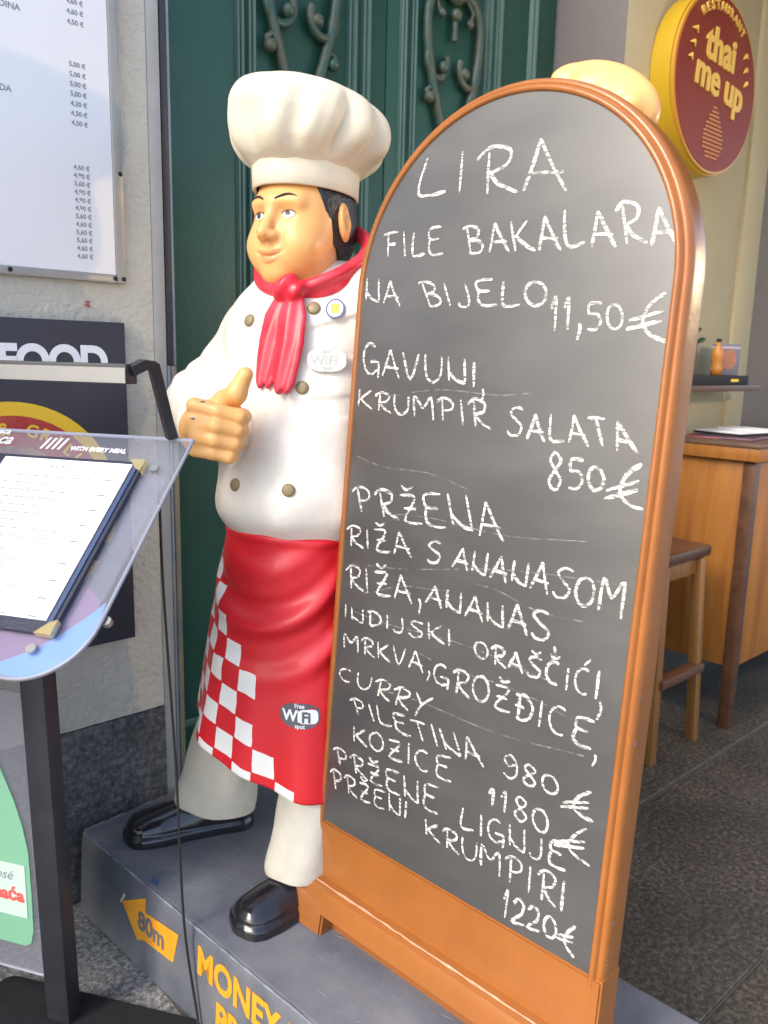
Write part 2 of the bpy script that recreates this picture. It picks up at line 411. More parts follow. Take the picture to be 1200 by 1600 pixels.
# ---------------------------------------------------------------- frames of the place
YAWP = R(-42.6); PXv = Vector((math.cos(YAWP), math.sin(YAWP), 0)); PNv = Vector((-math.sin(YAWP), math.cos(YAWP), 0))
HP = 0.232; FL = Vector((-.80, 1.98, 0))
def pl(u, v, z):
    u, v, z = float(u), float(v), float(z); return FL + u * PXv + v * PNv + Vector((0, 0, z))
YAWF = R(42.0); A0 = Vector((-.62, 2.20, 0)); ASv = Vector((math.cos(YAWF), math.sin(YAWF), 0)); ATv = Vector((math.sin(YAWF), -math.cos(YAWF), 0))
def fa(s, t, z): return A0 + s * ASv + t * ATv + Vector((0, 0, z))
# local frame of facade things: x = s, y = -t

# ================================================================ GROUND
bm = bmesh.new()
add_box(bm, -60, 60, -60, 60, -.3, -.012)
g = structure(from_bm('ground', bm, ASPH)); g.rotation_euler = (0, 0, YAWF)
# granite pavement to the right: slabs with recessed joints
pav = bpy.data.objects.new('pavement', None); COL.objects.link(pav); pav.location = A0; pav.rotation_euler = (0, 0, YAWF); structure(pav)
T_EDGES = [-.46, .14, .745, 1.35, 1.955, 2.56, 3.1]
for r_, (t0, t1) in enumerate(zip(T_EDGES, T_EDGES[1:])):
    s = 0.5 + (.55 if r_ % 2 else 0) - 1.2
    while s < 6.5:
        s1 = s + 1.2
        if s1 > 0.1 or t0 > .9:
            bm = bmesh.new(); add_box(bm, s + .004, s1 - .004, -t1 + .004, -t0 - .004, -.06, random.uniform(-.0012, .0012), .003, 1)
            if s > -.2 or t0 > 99: autosmooth(from_bm('slab', bm, GRANI, pav), 35)
            else: bm.free()
        s = s1
bm = bmesh.new(); add_box(bm, -.25, 7, -3.1, .46, -.07, -.006); from_bm('joint_bed', bm, JOINT, pav)

# ================================================================ LEFT FACADE WALL
wall = thing('facade_wall', 'rough grey rendered wall with darker band at its foot, behind the menu stand', 'wall', A0, YAWF)
def rough_panel(name, m, parent, x0, x1, z0, z1, y0, y1, amp=.003, step=.03):
    nx = int((x1 - x0) / step) + 1; nz = int((z1 - z0) / step) + 1
    rng = np.random.RandomState(3); D = rng.rand(nx + 1, nz + 1) * amp
    X = np.linspace(x0, x1, nx + 1); Z = np.linspace(z0, z1, nz + 1)
    P = np.zeros((nx + 1, nz + 1, 3)); P[..., 0] = X[:, None]; P[..., 2] = Z[None]; P[..., 1] = y0 + D
    o = grid_mesh(name, P, m, parent)
    bm = bmesh.new(); bm.from_mesh(o.data); add_box(bm, x0, x1, y0 + amp + .001, y1, z0, z1); bm.to_mesh(o.data); bm.free()
    return o
rough_panel('render_face', STONE, wall, -5, -.004, .50, 5.0, 0, .45)
rough_panel('base_band', STONED, wall, -5, -.004, 0, .497, -.006, .45, .007, .02)
box('corner_stone', SMOOTHST, wall, -.003, .032, -.001, .45, 0, 5.0, .003)
# door frame strip at the corner: dark steel above, weathered brass and blue paint below
fr = thing('door_frame_strip', 'narrow metal corner strip between the grey wall and the green door, dark above and brassy below', 'door frame', A0, YAWF)
box('steel_strip', DARKM, fr, .0335, .050, -.004, .10, 1.47, 4.4, .003)
box('blue_strip', BLUEST, fr, .0335, .041, -.004, .10, 0, 1.468, .002)
box('brass_strip', OLDBR, fr, .0425, .056, -.010, .10, 0, 1.468, .003)
box('steel_edge', BLUEST, fr, .0515, .060, -.001, .10, 1.47, 4.4, .002)

# ================================================================ GREEN DOUBLE DOOR
door = thing('double_door', 'tall dark green panelled double door with scrolled iron grilles, behind the chef figure', 'door', A0, YAWF)
def moulding(parent, s0, s1, z0=.9, z1=3.6, d=.10):
    w = s1 - s0; n = 7
    prof = [(0, 0), (.12, -.012), (.28, -.016), (.42, -.008), (.55, -.018), (.75, -.022), (.9, -.010), (1, 0)]
    P = np.zeros((2, len(prof), 3))
    for j, (a, b) in enumerate(prof):
        P[0, j] = (s0 + a * w, d + b, z0); P[1, j] = (s0 + a * w, d + b, z1)
    return grid_mesh('moulding', P, GREENL, parent, smooth=False)
def scroll(parent, c, zc, sgn=1):
    """lyre of wrought iron bars with rolled ends"""
    bm = bmesh.new()
    def spiral(cx, cz, r0, a0, turns, dirn, n=16):
        return [(cx + r0 * (1 - .55 * i / n) * math.cos(a0 + dirn * turns * 2 * math.pi * i / n), cz + r0 * (1 - .55 * i / n) * math.sin(a0 + dirn * turns * 2 * math.pi * i / n)) for i in range(n + 1)]
    def bar(pts, r=.013): add_tube(bm, [(c + float(x), .075, zc + float(z)) for x, z in pts], r, 7)
    def ball(x, z, r=.019):
        b = bmesh.new(); bmesh.ops.create_uvsphere(b, u_segments=10, v_segments=6, radius=r)
        for v in b.verts: v.co += Vector((c + x, .07, zc + z))
        merge(bm, b)
    for k in (-1, 1):
        # tall outer bow: from the top junction out, down, and in to the foot
        bow = [(k * .02, .32), (k * .075, .33), (k * .122, .27), (k * .128, .18), (k * .112, .08), (k * .082, -.02), (k * .045, -.12), (k * .012, -.21), (0, -.26)]
        sm = []
        for i in range(len(bow) - 1):
            for t in np.linspace(0, 1, 4, endpoint=False):
                p0 = bow[max(i - 1, 0)]; p1 = bow[i]; p2 = bow[i + 1]; p3 = bow[min(i + 2, len(bow) - 1)]
                sm.append(tuple(.5 * (2 * p1[q] + (p2[q] - p0[q]) * t + (2 * p0[q] - 5 * p1[q] + 4 * p2[q] - p3[q]) * t * t + (3 * p1[q] - p0[q] - 3 * p2[q] + p3[q]) * t ** 3) for q in (0, 1)))
        sm.append(bow[-1]); bar(sm, .0165)
        bar([(k * .125, .2)] + [(k * (.078 + .048 * math.cos(a)), .10 + .055 * math.sin(a)) for a in np.linspace(.3, -3.6, 16)], .0135)
        ball(k * .052, .085, .021)
        bar([(k * .085, -.02), (k * .118, -.03), (k * .125, .0), (k * .108, .012)], .009); ball(k * .115, -.022, .020)
        bar([(0, .30), (k * .03, .40), (k * .09, .47), (k * .13, .43), (k * .12, .37), (k * .085, .38)], .010)
        ball(k * .085, .385, .02)
        bar([(k * .05, .33), (k * .09, .29), (k * .075, .25)], .009); ball(k * .07, .25, .016)
    ball(0, .32, .032); ball(0, .26, .022); ball(0, .37, .02); ball(0, -.26, .022)
    bar([(0, .26), (0, .18)], .012); bar([(0, -.26), (0, -.6)], .011); bar([(0, .37), (0, .9)], .011)
    return autosmooth(from_bm('scroll_grille', bm, IRON, parent), 60)
for x0, x1, side in ((.062, .884, 0), (.888, 1.764, 1)):
    leaf = box('door_leaf', GREEN, door, x0, x1, .10, .16, .02, 3.7, .003)
    c = .53 if side == 0 else 1.175
    ml = ((.315, .338), (.352, .378), (.715, .755), (.775, .81)) if side == 0 else ((.94, .962), (.985, 1.008), (1.345, 1.385), (1.40, 1.44), (1.60, 1.64))
    for a, b in ml: moulding(leaf, a, b, .82, 3.5)
    pa, pb = (.378, .715) if side == 0 else (1.008, 1.345)
    box('rail', GREENL, leaf, pa, pb, .085, .102, .80, .83, .004)
    box('lower_panel', GREEN, leaf, pa - .03, pb + .03, .088, .102, .20, .72, .010)
    scroll(leaf, c, 2.40)
    if side == 0: box('kick_rail', GREENL, leaf, x0 + .006, x1 - .01, .09, .102, .36, .385, .004)

# ================================================================ RIGHT PIER AND WALLS
pier = thing('cream_pier', 'cream painted wall pier with its shadowed reveal coloured grey, to the right of the green door', 'wall', A0, YAWF)
box('reveal', GREYW, pier, 1.765, 1.775, -.219, .3, 0, 5, 0)
box('wall_face', CREAM, pier, 1.766, 2.80, -.22, -.19, 0, 5, .003)
box('skirting', mat('skirting_tile', (.06, .055, .05), .5, (.09, .08, .07), 12, .5), pier, 1.77, 2.99, -.246, -.2205, 0, .30, .003)
box('corner_band', CREAM, pier, 2.80, 2.985, -.235, -.19, 0, 5, .004)
tw = tag(box('taupe_wall', TAUPE, None, 2.987, 6.5, -.20, .1, 0, 5, .003), 'dull taupe wall beyond the cream pier at the right edge', 'wall')
tw.location = A0; tw.rotation_euler = (0, 0, YAWF)

# shelf on the pier
sh = tag(box('wall_shelf', WOODD, None, 2.0, 2.74, -.42, -.236, 1.398, 1.424, .003), 'dark wooden wall shelf holding a small picture box, above the wooden table', 'shelf')
sh.location = A0; sh.rotation_euler = (0, 0, YAWF)
cs = thing('card_box', 'small grey box with round orange emblem standing on the wall shelf', 'box', fa(2.555, .33, 1.4655), YAWF + R(-18))
box('carton', mat('box_grey', (.16, .16, .19), .5), cs, -.065, .065, -.02, .02, 0, .135, .002)
bm = bmesh.new(); bmesh.ops.create_circle(bm, cap_ends=True, segments=28, radius=.044)
for v in bm.verts: v.co = (v.co.x, -.0212, .068 + v.co.y)
from_bm('emblem', bm, mat('emblem_orange', (.42, .17, .09), .5, (.25, .1, .06), 60, .6), cs)
box('lid_strip', mat('box_lid', (.45, .38, .42), .5), cs, -.066, .066, -.0212, .0212, .114, .124, .001)
bt = thing('sauce_bottle', 'little orange sauce bottle beside the emblem box on the wall shelf', 'bottle', fa(2.45, .345, 1.4655), YAWF)
prof = [(.0, 0), (.024, 0), (.026, .03), (.02, .06), (.026, .075), (.022, .11), (.010, .125), (.0095, .14), (.0, .141)]
def lathe(name, m, parent, prof, n=16):
    P = [[(r * math.cos(2 * math.pi * i / n), r * math.sin(2 * math.pi * i / n), z) for r, z in prof] for i in range(n)]
    return grid_mesh(name, P, m, parent, wrap_u=True)
lathe('bottle_body', mat('sauce_orange', (.42, .17, .03), .4), bt, prof)
lathe('cap', RUBBER, bt, [(0, .1415), (.011, .1415), (.011, .155), (0, .156)])
tr = thing('tray', 'flat black tray under the emblem box on the wall shelf', 'tray', fa(2.36, .34, 1.4245), YAWF)
box('tray_body', RUBBER, tr, -.30, .27, -.07, .07, 0, .04, .004)
box('bright_print', SYEL, tr, .10, .17, -.0712, -.0702, .014, .026, 0)

# plant sprig on the shelf
spg = thing('potted_sprig', 'green leaf sprig peeping out from behind the chalkboard edge above the shelf', 'plant', fa(2.17, .34, 1.465), YAWF)
tube('pot', mat('sprig_pot', (.5, .45, .34), .6), spg, [(0, 0, 0), (0, 0, .09)], [.03, .036], 12)
for k, (dx, dz, ln) in enumerate(((.10, .13, .09), (.06, .17, .08), (-.05, .15, .08), (.0, .19, .07))):
    tube('leaf', mat('sprig_leaf', (.03, .05, .02), .5), spg, [(0, 0, .085), (dx * .5, -.01, dz), (dx, -.02, dz + .015), (dx + ln * .4, -.02, dz + .02)], [.003, .006, .011, .001], 6)

# round shop sign on the pier
sg = thing('round_shop_sign', 'round red and yellow illuminated-style disc sign lettered thai me up on the cream pier', 'sign', fa(2.27, .22, 2.60), YAWF)
RS = .335
def disc(name, m, parent, r, y0, y1, n=64, cx=0, cz=0, r2=None):
    bm = bmesh.new(); add_prism(bm, [(cx + r * math.cos(2 * math.pi * k / n), cz + (r2 or r) * math.sin(2 * math.pi * k / n)) for k in range(n)], y0, y1)
    return autosmooth(from_bm(name, bm, m, parent), 35)
disc('drum', mat('sign_yellow_drum', (.52, .33, .012), .35, (.42, .26, .01), 3, .5), sg, RS, -.002, -.085)
disc('rim', mat('sign_rim', (.50, .25, .025), .35), sg, RS * .985, -.086, -.1)
disc('shadow_gap', RUBBER, sg, RS * .965, -.0855, -.0858)
disc('face', mat('sign_maroon', (.20, .028, .016), .45, (.25, .05, .02), 5, .6, spec=.3), sg, RS * .955, -.0862, -.103)
SGT = mat('sign_gold_letters', (.75, .48, .10), .45)
def sgt(name, s, size, cx, cz, rot=0, bold=.006, sx=1.0):
    me = text_mesh(s, size, bold=bold, align='CENTER', extrude=.003)
    for v in me.vertices:
        x, y = v.co.x * sx, v.co.y
        v.co = (cx + x * math.cos(rot) - y * math.sin(rot), -.1065 - v.co.z, cz + x * math.sin(rot) + y * math.cos(rot))
    return link(name, me, SGT, sg)
sgt('lettering', 'thai', .170, .0, .075, R(-3), .005, .95)
sgt('lettering', 'me up', .165, .01, -.045, R(-6), .0045, .95)
ringtxt = 'THAI FOOD'
for k, ch in enumerate('RESTAURANT'):
    a = R(125 - k * 7.8)
    sgt('ring_letter', ch, .045, .265 * math.cos(a), .265 * math.sin(a), a - math.pi / 2, .001)
for sx in (-1, 1):
    for k in range(3):
        a = R(90 + sx * (62 - 11 * k) + 8)
        bm = bmesh.new(); add_tube(bm, [(sx * (.19 + .012 * k), -.106, .14 - .05 * k), (sx * (.205 + .012 * k), -.109, .155 - .05 * k), (sx * (.232 + .006 * k), -.106, .15 - .05 * k)], [.003, .009, .002], 6)
        autosmooth(from_bm('flourish', bm, SGT, sg), 60)
# drop made of grains, joined
bm = bmesh.new()
for i in range(13):
    zz = -.085 - .0155 * i; w = .006 + .080 * math.sin(min(1, (i + .6) / 9.0) * math.pi * .5) * (1 if i < 9 else math.cos((i - 8.5) / 4.6 * 1.35))
    nn = max(1, int(w * 2 / .0135))
    for j in range(nn):
        xx = (j - (nn - 1) / 2) * .0135 + (.003 if i % 2 else -.003)
        b = bmesh.new(); bmesh.ops.create_icosphere(b, subdivisions=1, radius=.0072)
        for v in b.verts: v.co = (xx + v.co.x, -.1045 + v.co.y * .5, zz + v.co.z * .8)
        merge(bm, b)
stuff(from_bm('grain_drop', bm, mat('sign_drop', (.46, .20, .08), .5), sg))

# ================================================================ HIGH TABLE, STOOL, MENUS
tb = thing('bar_table', 'high orange wood cabinet table with square leg standing before the cream pier', 'table', fa(2.21, .646, 0), YAWF)
# local x = +s (right), y = +(-t): the wall is at +y
box('side_panel', WOODO, tb, .0, .022, .03, .34, .27, 1.13, .003)
box('front_panel', WOODO, tb, .045, 1.4, -.012, .01, .27, 1.13, .003)
box('top_rail', WOODO, tb, -.03, 1.45, -.04, .36, 1.135, 1.188, .004)
box('table_top', WOODT, tb, -.035, 1.455, -.045, .365, 1.1885, 1.205, .003)
box('leg', WOODD, tb, -.006, .044, -.02, .028, 0, 1.134, .004)
box('leg', WOODD, tb, -.004, .044, .342, .386, 0, 1.134, .004)
box('leg', WOODD, tb, 1.38, 1.425, -.02, .028, 0, 1.134, .004)
st = thing('bar_stool', 'wooden bar stool with dark seat half hidden behind the chalkboard', 'stool', fa(1.86, .43, 0), YAWF)
box('seat', WOODD, st, -.17, .19, -.17, .17, .765, .81, .012)
for a, b in ((-.15, -.15), (.12, -.15), (-.15, .15), (.12, .15)):
    bm = bmesh.new(); add_box(bm, a - .02, a + .02, b - .02, b + .02, 0, .764, .003)
    for v in bm.verts:
        k = (0.8 - v.co.z) / .8 * .03; v.co.x += k * (1 if a > 0 else -1); v.co.y += k * (1 if b > 0 else -1)
    autosmooth(from_bm('leg', bm, WOODL, st), 35)
box('apron_rail', WOODL, st, -.16, .14, -.15, .15, .70, .764, .003)
box('footrest', WOODD, st, -.17, .15, -.205, -.150, .30, .335, .006)
def folder(name, label, s, t, z, rz, m):
    f = thing(name, label, 'menu', fa(s, t, z), YAWF + R(rz), group=None)
    box('cover', m, f, -.16, .16, -.115, .115, 0, .010, .003)
    return f
f1 = folder('menu_folder', 'dark purple-edged menu folder lying lowest on the high wooden table', 2.45, .47, 1.2055, 4, mat('menu_plum', (.07, .035, .05), .4))
box('page_edge', mat('plum_pages', (.30, .16, .24), .6), f1, -.162, .162, -.117, .117, .003, .006, 0)
f2 = folder('menu_folder', 'open black menu with white pages on top of the plum folder on the high table', 2.52, .44, 1.216, -8, RUBBER)
bm = bmesh.new(); add_box(bm, -.155, -.005, -.11, .11, .0102, .014); from_bm('page', bm, PAPER, f2)
bm = bmesh.new(); add_box(bm, .005, .155, -.11, .11, .0102, .020); from_bm('page', bm, PAPER, f2)
f3 = thing('red_leaflet', 'reddish leaflet lying beside the black menu on the high table', 'leaflet', fa(2.36, .37, 1.2055), YAWF + R(20))
box('sheet', mat('leaflet_red', (.32, .07, .06), .5), f3, -.10, .10, -.07, .07, 0, .003, 0)

# pendant lamp over the high table, just out of frame: its warm light reaches the pier, table and board edge
lamp = thing('pendant_lamp', 'warm globe pendant lamp hanging over the high table', 'lamp', (2.04, 1.93, 1.97), 0)
P = [(0, -.06), (.03, -.052), (.055, -.02), (.06, 0), (.052, .03), (.03, .052), (.018, .06), (0, .061)]
gm = bpy.data.materials.new('lamp_glass'); gm.use_nodes = True; gp = gm.node_tree.nodes['Principled BSDF']
gp.inputs['Base Color'].default_value = (.9, .8, .6, 1); gp.inputs['Emission Color'].default_value = (1, .66, .28, 1); gp.inputs['Emission Strength'].default_value = 22
lathe('globe', gm, lamp, P, 24)
tube('cord', CABLE, lamp, [(0, 0, .06), (0, 0, 1.42)], .004, 6)
ld = bpy.data.lights.new('lamp_light', 'POINT'); ld.energy = 17; ld.color = (1, .70, .36); ld.shadow_soft_size = .03
lo_ = bpy.data.objects.new('lamp_light', ld); COL.objects.link(lo_); lo_.parent = lamp; lo_.location = (0, 0, -.10)
# added cover, unseen above the frame, keeps sky light off the right side
aw = thing('sky_blocker', 'added unseen cover blocking the sky above the restaurant entrance', 'sky_blocker', A0, YAWF)
box('blocker_sheet', mat('blocker_cloth', (.10, .05, .04), .9), aw, 1.55, 6.5, -2.6, -.25, 3.62, 3.66, .004)
box('blocker_skirt', mat('blocker_skirt_cloth', (.10, .05, .04), .9), aw, 1.55, 6.5, -2.61, -2.60, 3.40, 3.62, 0)

# ================================================================ WALL MENU BOARD
mb = thing('wall_menu_board', 'large white printed price list in an aluminium frame fixed high on the grey wall', 'price list', A0, YAWF)
box('sheet', PAPER, mb, -1.0, -.109, -.016, -.004, 1.692, 2.9, .001)
box('frame_strip', ALU, mb, -.1085, -.083, -.020, -.002, 1.672, 2.92, .003)
box('frame_strip', ALU, mb, -1.02, -.1088, -.020, -.002, 1.672, 1.6915, .003)
for x, z in ((-.0912, 1.935), (-.091, 1.683), (-.113, 1.683), (-.366, 1.684)):
    bm = bmesh.new(); bmesh.ops.create_uvsphere(bm, u_segments=10, v_segments=6, radius=.006)
    for v in bm.verts: v.co = (x + v.co.x, -.0205 + v.co.y * .5, z + v.co.z)
    from_bm('screw', bm, RUBBER, mb, True)
def wall_text(name, s, size, x, z, m, parent, y=-.0168, **k): return place_text(name, s, size, m, parent, lambda a, b, c: (x + a, y - c, z + b), **k)
PRICES = [(None, 2.33, ['4,60 €', '4,60 €', '4,50 €']), (None, 2.18, ['5,00 €', '5,00 €', '5,00 €', '5,00 €', '4,20 €', '4,50 €', '4,50 €']),
          (None, 1.925, ['4,60 €', '4,90 €', '5,60 €', '4,90 €', '4,90 €', '4,90 €', '5,60 €', '4,60 €', '5,60 €', '5,60 €', '4,60 €', '4,60 €'])]
MBP = (1.925, 1.905, 1.885)
PRICE_ROWS = [(2.292, '4,60 €'), (2.270, '4,60 €'), (2.248, '4,50 €')] + [(2.157 - .0215 * i, p) for i, p in enumerate(['5,00 €'] * 4 + ['4,20 €', '4,50 €', '4,50 €'])] \
    + [(1.929 - .0186 * i, p) for i, p in enumerate(['4,60 €', '4,90 €', '5,60 €', '4,90 €', '4,90 €', '4,90 €', '5,60 €', '4,60 €', '5,60 €', '5,60 €', '4,60 €', '4,60 €'])]
for z, p in PRICE_ROWS: wall_text('price', p, .0150, -.206, z, GREYT, mb, bold=.0003)
wall_text('dish_name', 'IZTOMEDINA', .019, -.425, 2.244, GREYT, mb, bold=.0003)
wall_text('dish_name', 'ZDA', .019, -.378, 2.07, GREYT, mb, bold=.0003)
for z in (2.24, 2.0, 1.9, 1.8): wall_text('dish_name', 'SALATA', .02, -.60, z, GREYT, mb)

for z in (2.215, 2.19, 2.16, 2.05, 2.03, 1.93, 1.91, 1.89, 1.87, 1.85, 1.83, 1.81, 1.79): wall_text('dish_name', random.choice(['SALATA OD', 'PALENTA', 'LIGNJE NA', 'KROKETI', 'JUHA OD']), .017, -.62, z, GREYT, mb, bold=.0002)
bm = bmesh.new()
for _ in range(5):
    b = bmesh.new(); bmesh.ops.create_icosphere(b, subdivisions=1, radius=1); w = random.uniform(.003, .007); cx, cz = -.178 + random.uniform(-.008, .008), 1.617 + random.uniform(-.006, .006)
    for v in b.verts: v.co = (cx + v.co.x * w, .0005 - .001 + v.co.y * .002, cz + v.co.z * w * .6)
    merge(bm, b)
from_bm('red_paint_spot', bm, mat('red_spot', (.45, .12, .10), .8), wall)
# ================================================================ BLACK WALL SIGN
bs = thing('black_wall_sign', 'black wall panel with white FOOD lettering and a red and yellow round logo', 'sign', A0, YAWF)
box('panel', SIGNB, bs, -1.1, -.094, -.022, -.004, .732, 1.575, .002)
place_text('lettering', 'FOOD', .108, WHITEP, bs, lambda a, b, c: (-.409 + a * .90, -.0235 - c, 1.438 + b), bold=.0045, spacing=.92)
place_text('lettering', 'STREET', .108, WHITEP, bs, lambda a, b, c: (-.90 + a, -.0235 - c, 1.438 + b), bold=.0045, spacing=.92)
LX, LZ, LR = -.392, 1.118, .262
disc('logo_ring', SYEL, bs, LR, -.0225, -.0245, 56, LX, LZ)
disc('logo_face', SREDM, bs, LR * .875, -.0246, -.026, 56, LX, LZ)
for k, ch in enumerate('BAR & GRILL'):
    if ch == ' ': continue
    a = R(132 - k * 9.6)
    me = text_mesh(ch, .042, bold=.0012, align='CENTER')
    rot = a - math.pi / 2; rr = LR * .70
    for v in me.vertices:
        x, y = v.co.x, v.co.y
        v.co = (LX + rr * math.cos(a) + x * math.cos(rot) - y * math.sin(rot), -.0272, LZ + rr * math.sin(a) + x * math.sin(rot) + y * math.cos(rot))
    link('logo_letter', me, SYEL, bs)
disc('logo_core', mat('logo_core', (.20, .05, .09), .5, (.5, .3, .06), 25, .7), bs, LR * .6, -.0262, -.0275, 40, LX, LZ)

# ================================================================ PLINTH
plinth = thing('plinth', 'low grey painted plinth with yellow arrow lettering under the chef and the chalkboard', 'plinth', pl(0, 0, 0), YAWP)
bm = bmesh.new()
def plinth_ring(z, o, n=6, rad=.016):
    pts = []
    for cx, cy, a0 in ((1.50, .0, -90), (1.50, .545, 0), (0, .545, 90), (0, 0, 180)):
        ccx = cx - rad if cx > 1 else cx + rad; ccy = cy + rad if cy < .1 else cy - rad
        for k in range(n + 1):
            a = R(a0 + 90 * k / n); pts.append((ccx + (rad + o) * math.cos(a), ccy + (rad + o) * math.sin(a), z))
    return pts
rings = [plinth_ring(0, .012), plinth_ring(HP - .035, .002), plinth_ring(HP - .02, -.001), plinth_ring(HP - .006, -.004), plinth_ring(HP - .0015, -.009), plinth_ring(HP, -.014)]
P = np.array(rings).transpose(1, 0, 2)
pb = grid_mesh('plinth_body', P, PLINTHM, plinth, wrap_u=True, cap=True)
autosmooth(pb, 50)
# lettering on its front (local y just outside the face, face leans 1 in 20)
def face_pt(a, z, off=.0012): return (a, -(.012 - .010 * z / .197) - off, z)
bm = bmesh.new()
AX0, AX1, AZ = .262, .522, .128
poly = [(AX0, AZ + .022), (AX0 + .085, AZ + .082), (AX0 + .085, AZ + .046), (AX1, AZ + .046), (AX1, AZ - .050), (AX0 + .085, AZ - .050), (AX0 + .085, AZ - .082)]
poly = [(.225, .139), (.336, .202), (.336, .163), (.477, .180), (.457, .098), (.330, .086), (.300, .072)]
bm.faces.new([bm.verts.new(face_pt(a, z)) for a, z in poly]); bmesh.ops.triangulate(bm, faces=bm.faces)
from_bm('arrow', bm, YELLOWT, plinth)
place_text('lettering', '80m', .066, PLINTHM, plinth, lambda a, b, c: face_pt(.303 + a, .110 + b, .0022), bold=.002, spacing=1.0)
place_text('lettering', 'MONEY EXCHANGE', .094, YELLOWT, plinth, lambda a, b, c: face_pt(.552 + a * .86, .131 + b), bold=.0034, spacing=1.02)
place_text('lettering', 'PROMJENA NOVCA', .094, YELLOWT, plinth, lambda a, b, c: face_pt(.625 + a * .86, .034 + b), bold=.0034, spacing=1.02)
# pale edge tubes: the edge highlight painted on in light grey; then scuffs
PLHL = mat('plinth_edge_highlight', (.26, .28, .32), .6, (.12, .13, .155), 25, .9)
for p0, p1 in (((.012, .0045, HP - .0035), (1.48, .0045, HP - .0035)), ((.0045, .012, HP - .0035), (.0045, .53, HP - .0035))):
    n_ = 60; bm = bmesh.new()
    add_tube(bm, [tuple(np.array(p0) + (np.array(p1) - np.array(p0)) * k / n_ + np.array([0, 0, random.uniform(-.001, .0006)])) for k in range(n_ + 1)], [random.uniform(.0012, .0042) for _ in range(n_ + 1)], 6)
    autosmooth(from_bm('pale_edge', bm, PLHL, plinth), 80)
SCUFF = mat('pale_scuff', (.30, .31, .33), .8)
bm = bmesh.new()
for _ in range(26):
    x = random.uniform(.05, 1.2); y = random.uniform(.03, .30); a = random.uniform(0, 6.28); L_ = random.uniform(.004, .022); w = random.uniform(.0005, .0014)
    dx, dy = math.cos(a) * L_, math.sin(a) * L_; nx_, ny_ = -math.sin(a) * w, math.cos(a) * w
    bm.faces.new([bm.verts.new((x + q * dx + r * nx_, y + q * dy + r * ny_, HP + .0008)) for q, r in ((-1, 0), (0, -1), (1, 0), (0, 1))])
stuff(from_bm('scuff_marks', bm, SCUFF, plinth))
bm = bmesh.new()
for a_, z_ in ((.330, HP + .0009),):
    bm.faces.new([bm.verts.new((a_ + dx, .028 + dy, z_)) for dx, dy in ((-.02, .004), (.0, -.012), (.024, -.008), (.006, .006))])
from_bm('blue_scuff', bm, mat('blue_scuff', (.05, .09, .2), .6), plinth)
# chipped paint and blue scuff
for k, (a, z, w) in enumerate(((.232, .155, .003), (.222, .140, .0022))):
    bm = bmesh.new(); bm.faces.new([bm.verts.new(face_pt(a + dx * w * 3, z + dz * w * 3)) for dx, dz in ((-1, -1.5), (.3, -.6), (1.2, 1.4), (-.2, .7))])
    from_bm('paint_chip', bm, WHITE, plinth)

# ================================================================ CHALKBOARD
LEAN = R(4.713); YAWB = R(-42.97)
board = thing('chalkboard_sign', 'tall arched orange-framed chalkboard with handwritten LIRA lunch menu held by the chef', 'chalkboard', (.1124, 1.4355, HP), YAWB, -LEAN)
PB, PW, PH = .237, .336, 1.1646       # panel bottom, half width, spring height above the bottom
# panel
poly = [(-PW, PB), (PW, PB)] + [(PW * math.cos(a), PB + PH + PW * math.sin(a)) for a in np.linspace(0, math.pi, 49)]
bm = bmesh.new(); add_prism(bm, poly, 0, .03); from_bm('slate_panel', bm, SLATE, board)
# moulded frame swept round the sides and the arch
path = [((-1, 0), -PW, z) for z in np.linspace(PB - .02, PB + PH, 26)] + [((math.cos(a), math.sin(a)), PW * math.cos(a), PB + PH + PW * math.sin(a)) for a in np.linspace(math.pi, 0, 64)[1:-1]] + [((1, 0), PW, z) for z in np.linspace(PB + PH, PB - .02, 26)]
prof = [(-.001, .004), (.0, -.002), (.002, -.0045), (.0055, -.0055), (.009, -.0038), (.0112, .0005), (.0125, .0028), (.0145, .0020), (.0180, .0022), (.0215, .0055), (.0242, .0110), (.0252, .018), (.0254, .052), (.0235, .061), (.019, .065), (.0, .066)]
P = np.array([[(x + n[0] * o, d, z + n[1] * o) for o, d in prof] for n, x, z in path])
fo = grid_mesh('frame', P, ORANGE, board); autosmooth(fo, 50)
bm = bmesh.new(); poly2 = [(a * 1.02, PB + (b - PB) * 1.0) for a, b in poly]; add_prism(bm, poly2, .0675, .060); from_bm('back_panel', bm, ORANGE, board)
# lower front plate and stepped foot
bm = bmesh.new()
OW = PW + .026
cut = [(-OW, PB - .001), (-OW, .135), (-OW - .012, .112), (-OW - .022, .100), (OW + .022, .100), (OW + .010, .112), (OW, .135), (OW, PB - .001)]
add_prism(bm, cut, -.003, .066)
bmesh.ops.bevel(bm, geom=[e for e in bm.edges if abs(e.verts[0].co.y - e.verts[1].co.y) < 1e-5], offset=.004, segments=2, affect='EDGES')
autosmooth(from_bm('lower_plate', bm, ORANGE, board), 40)
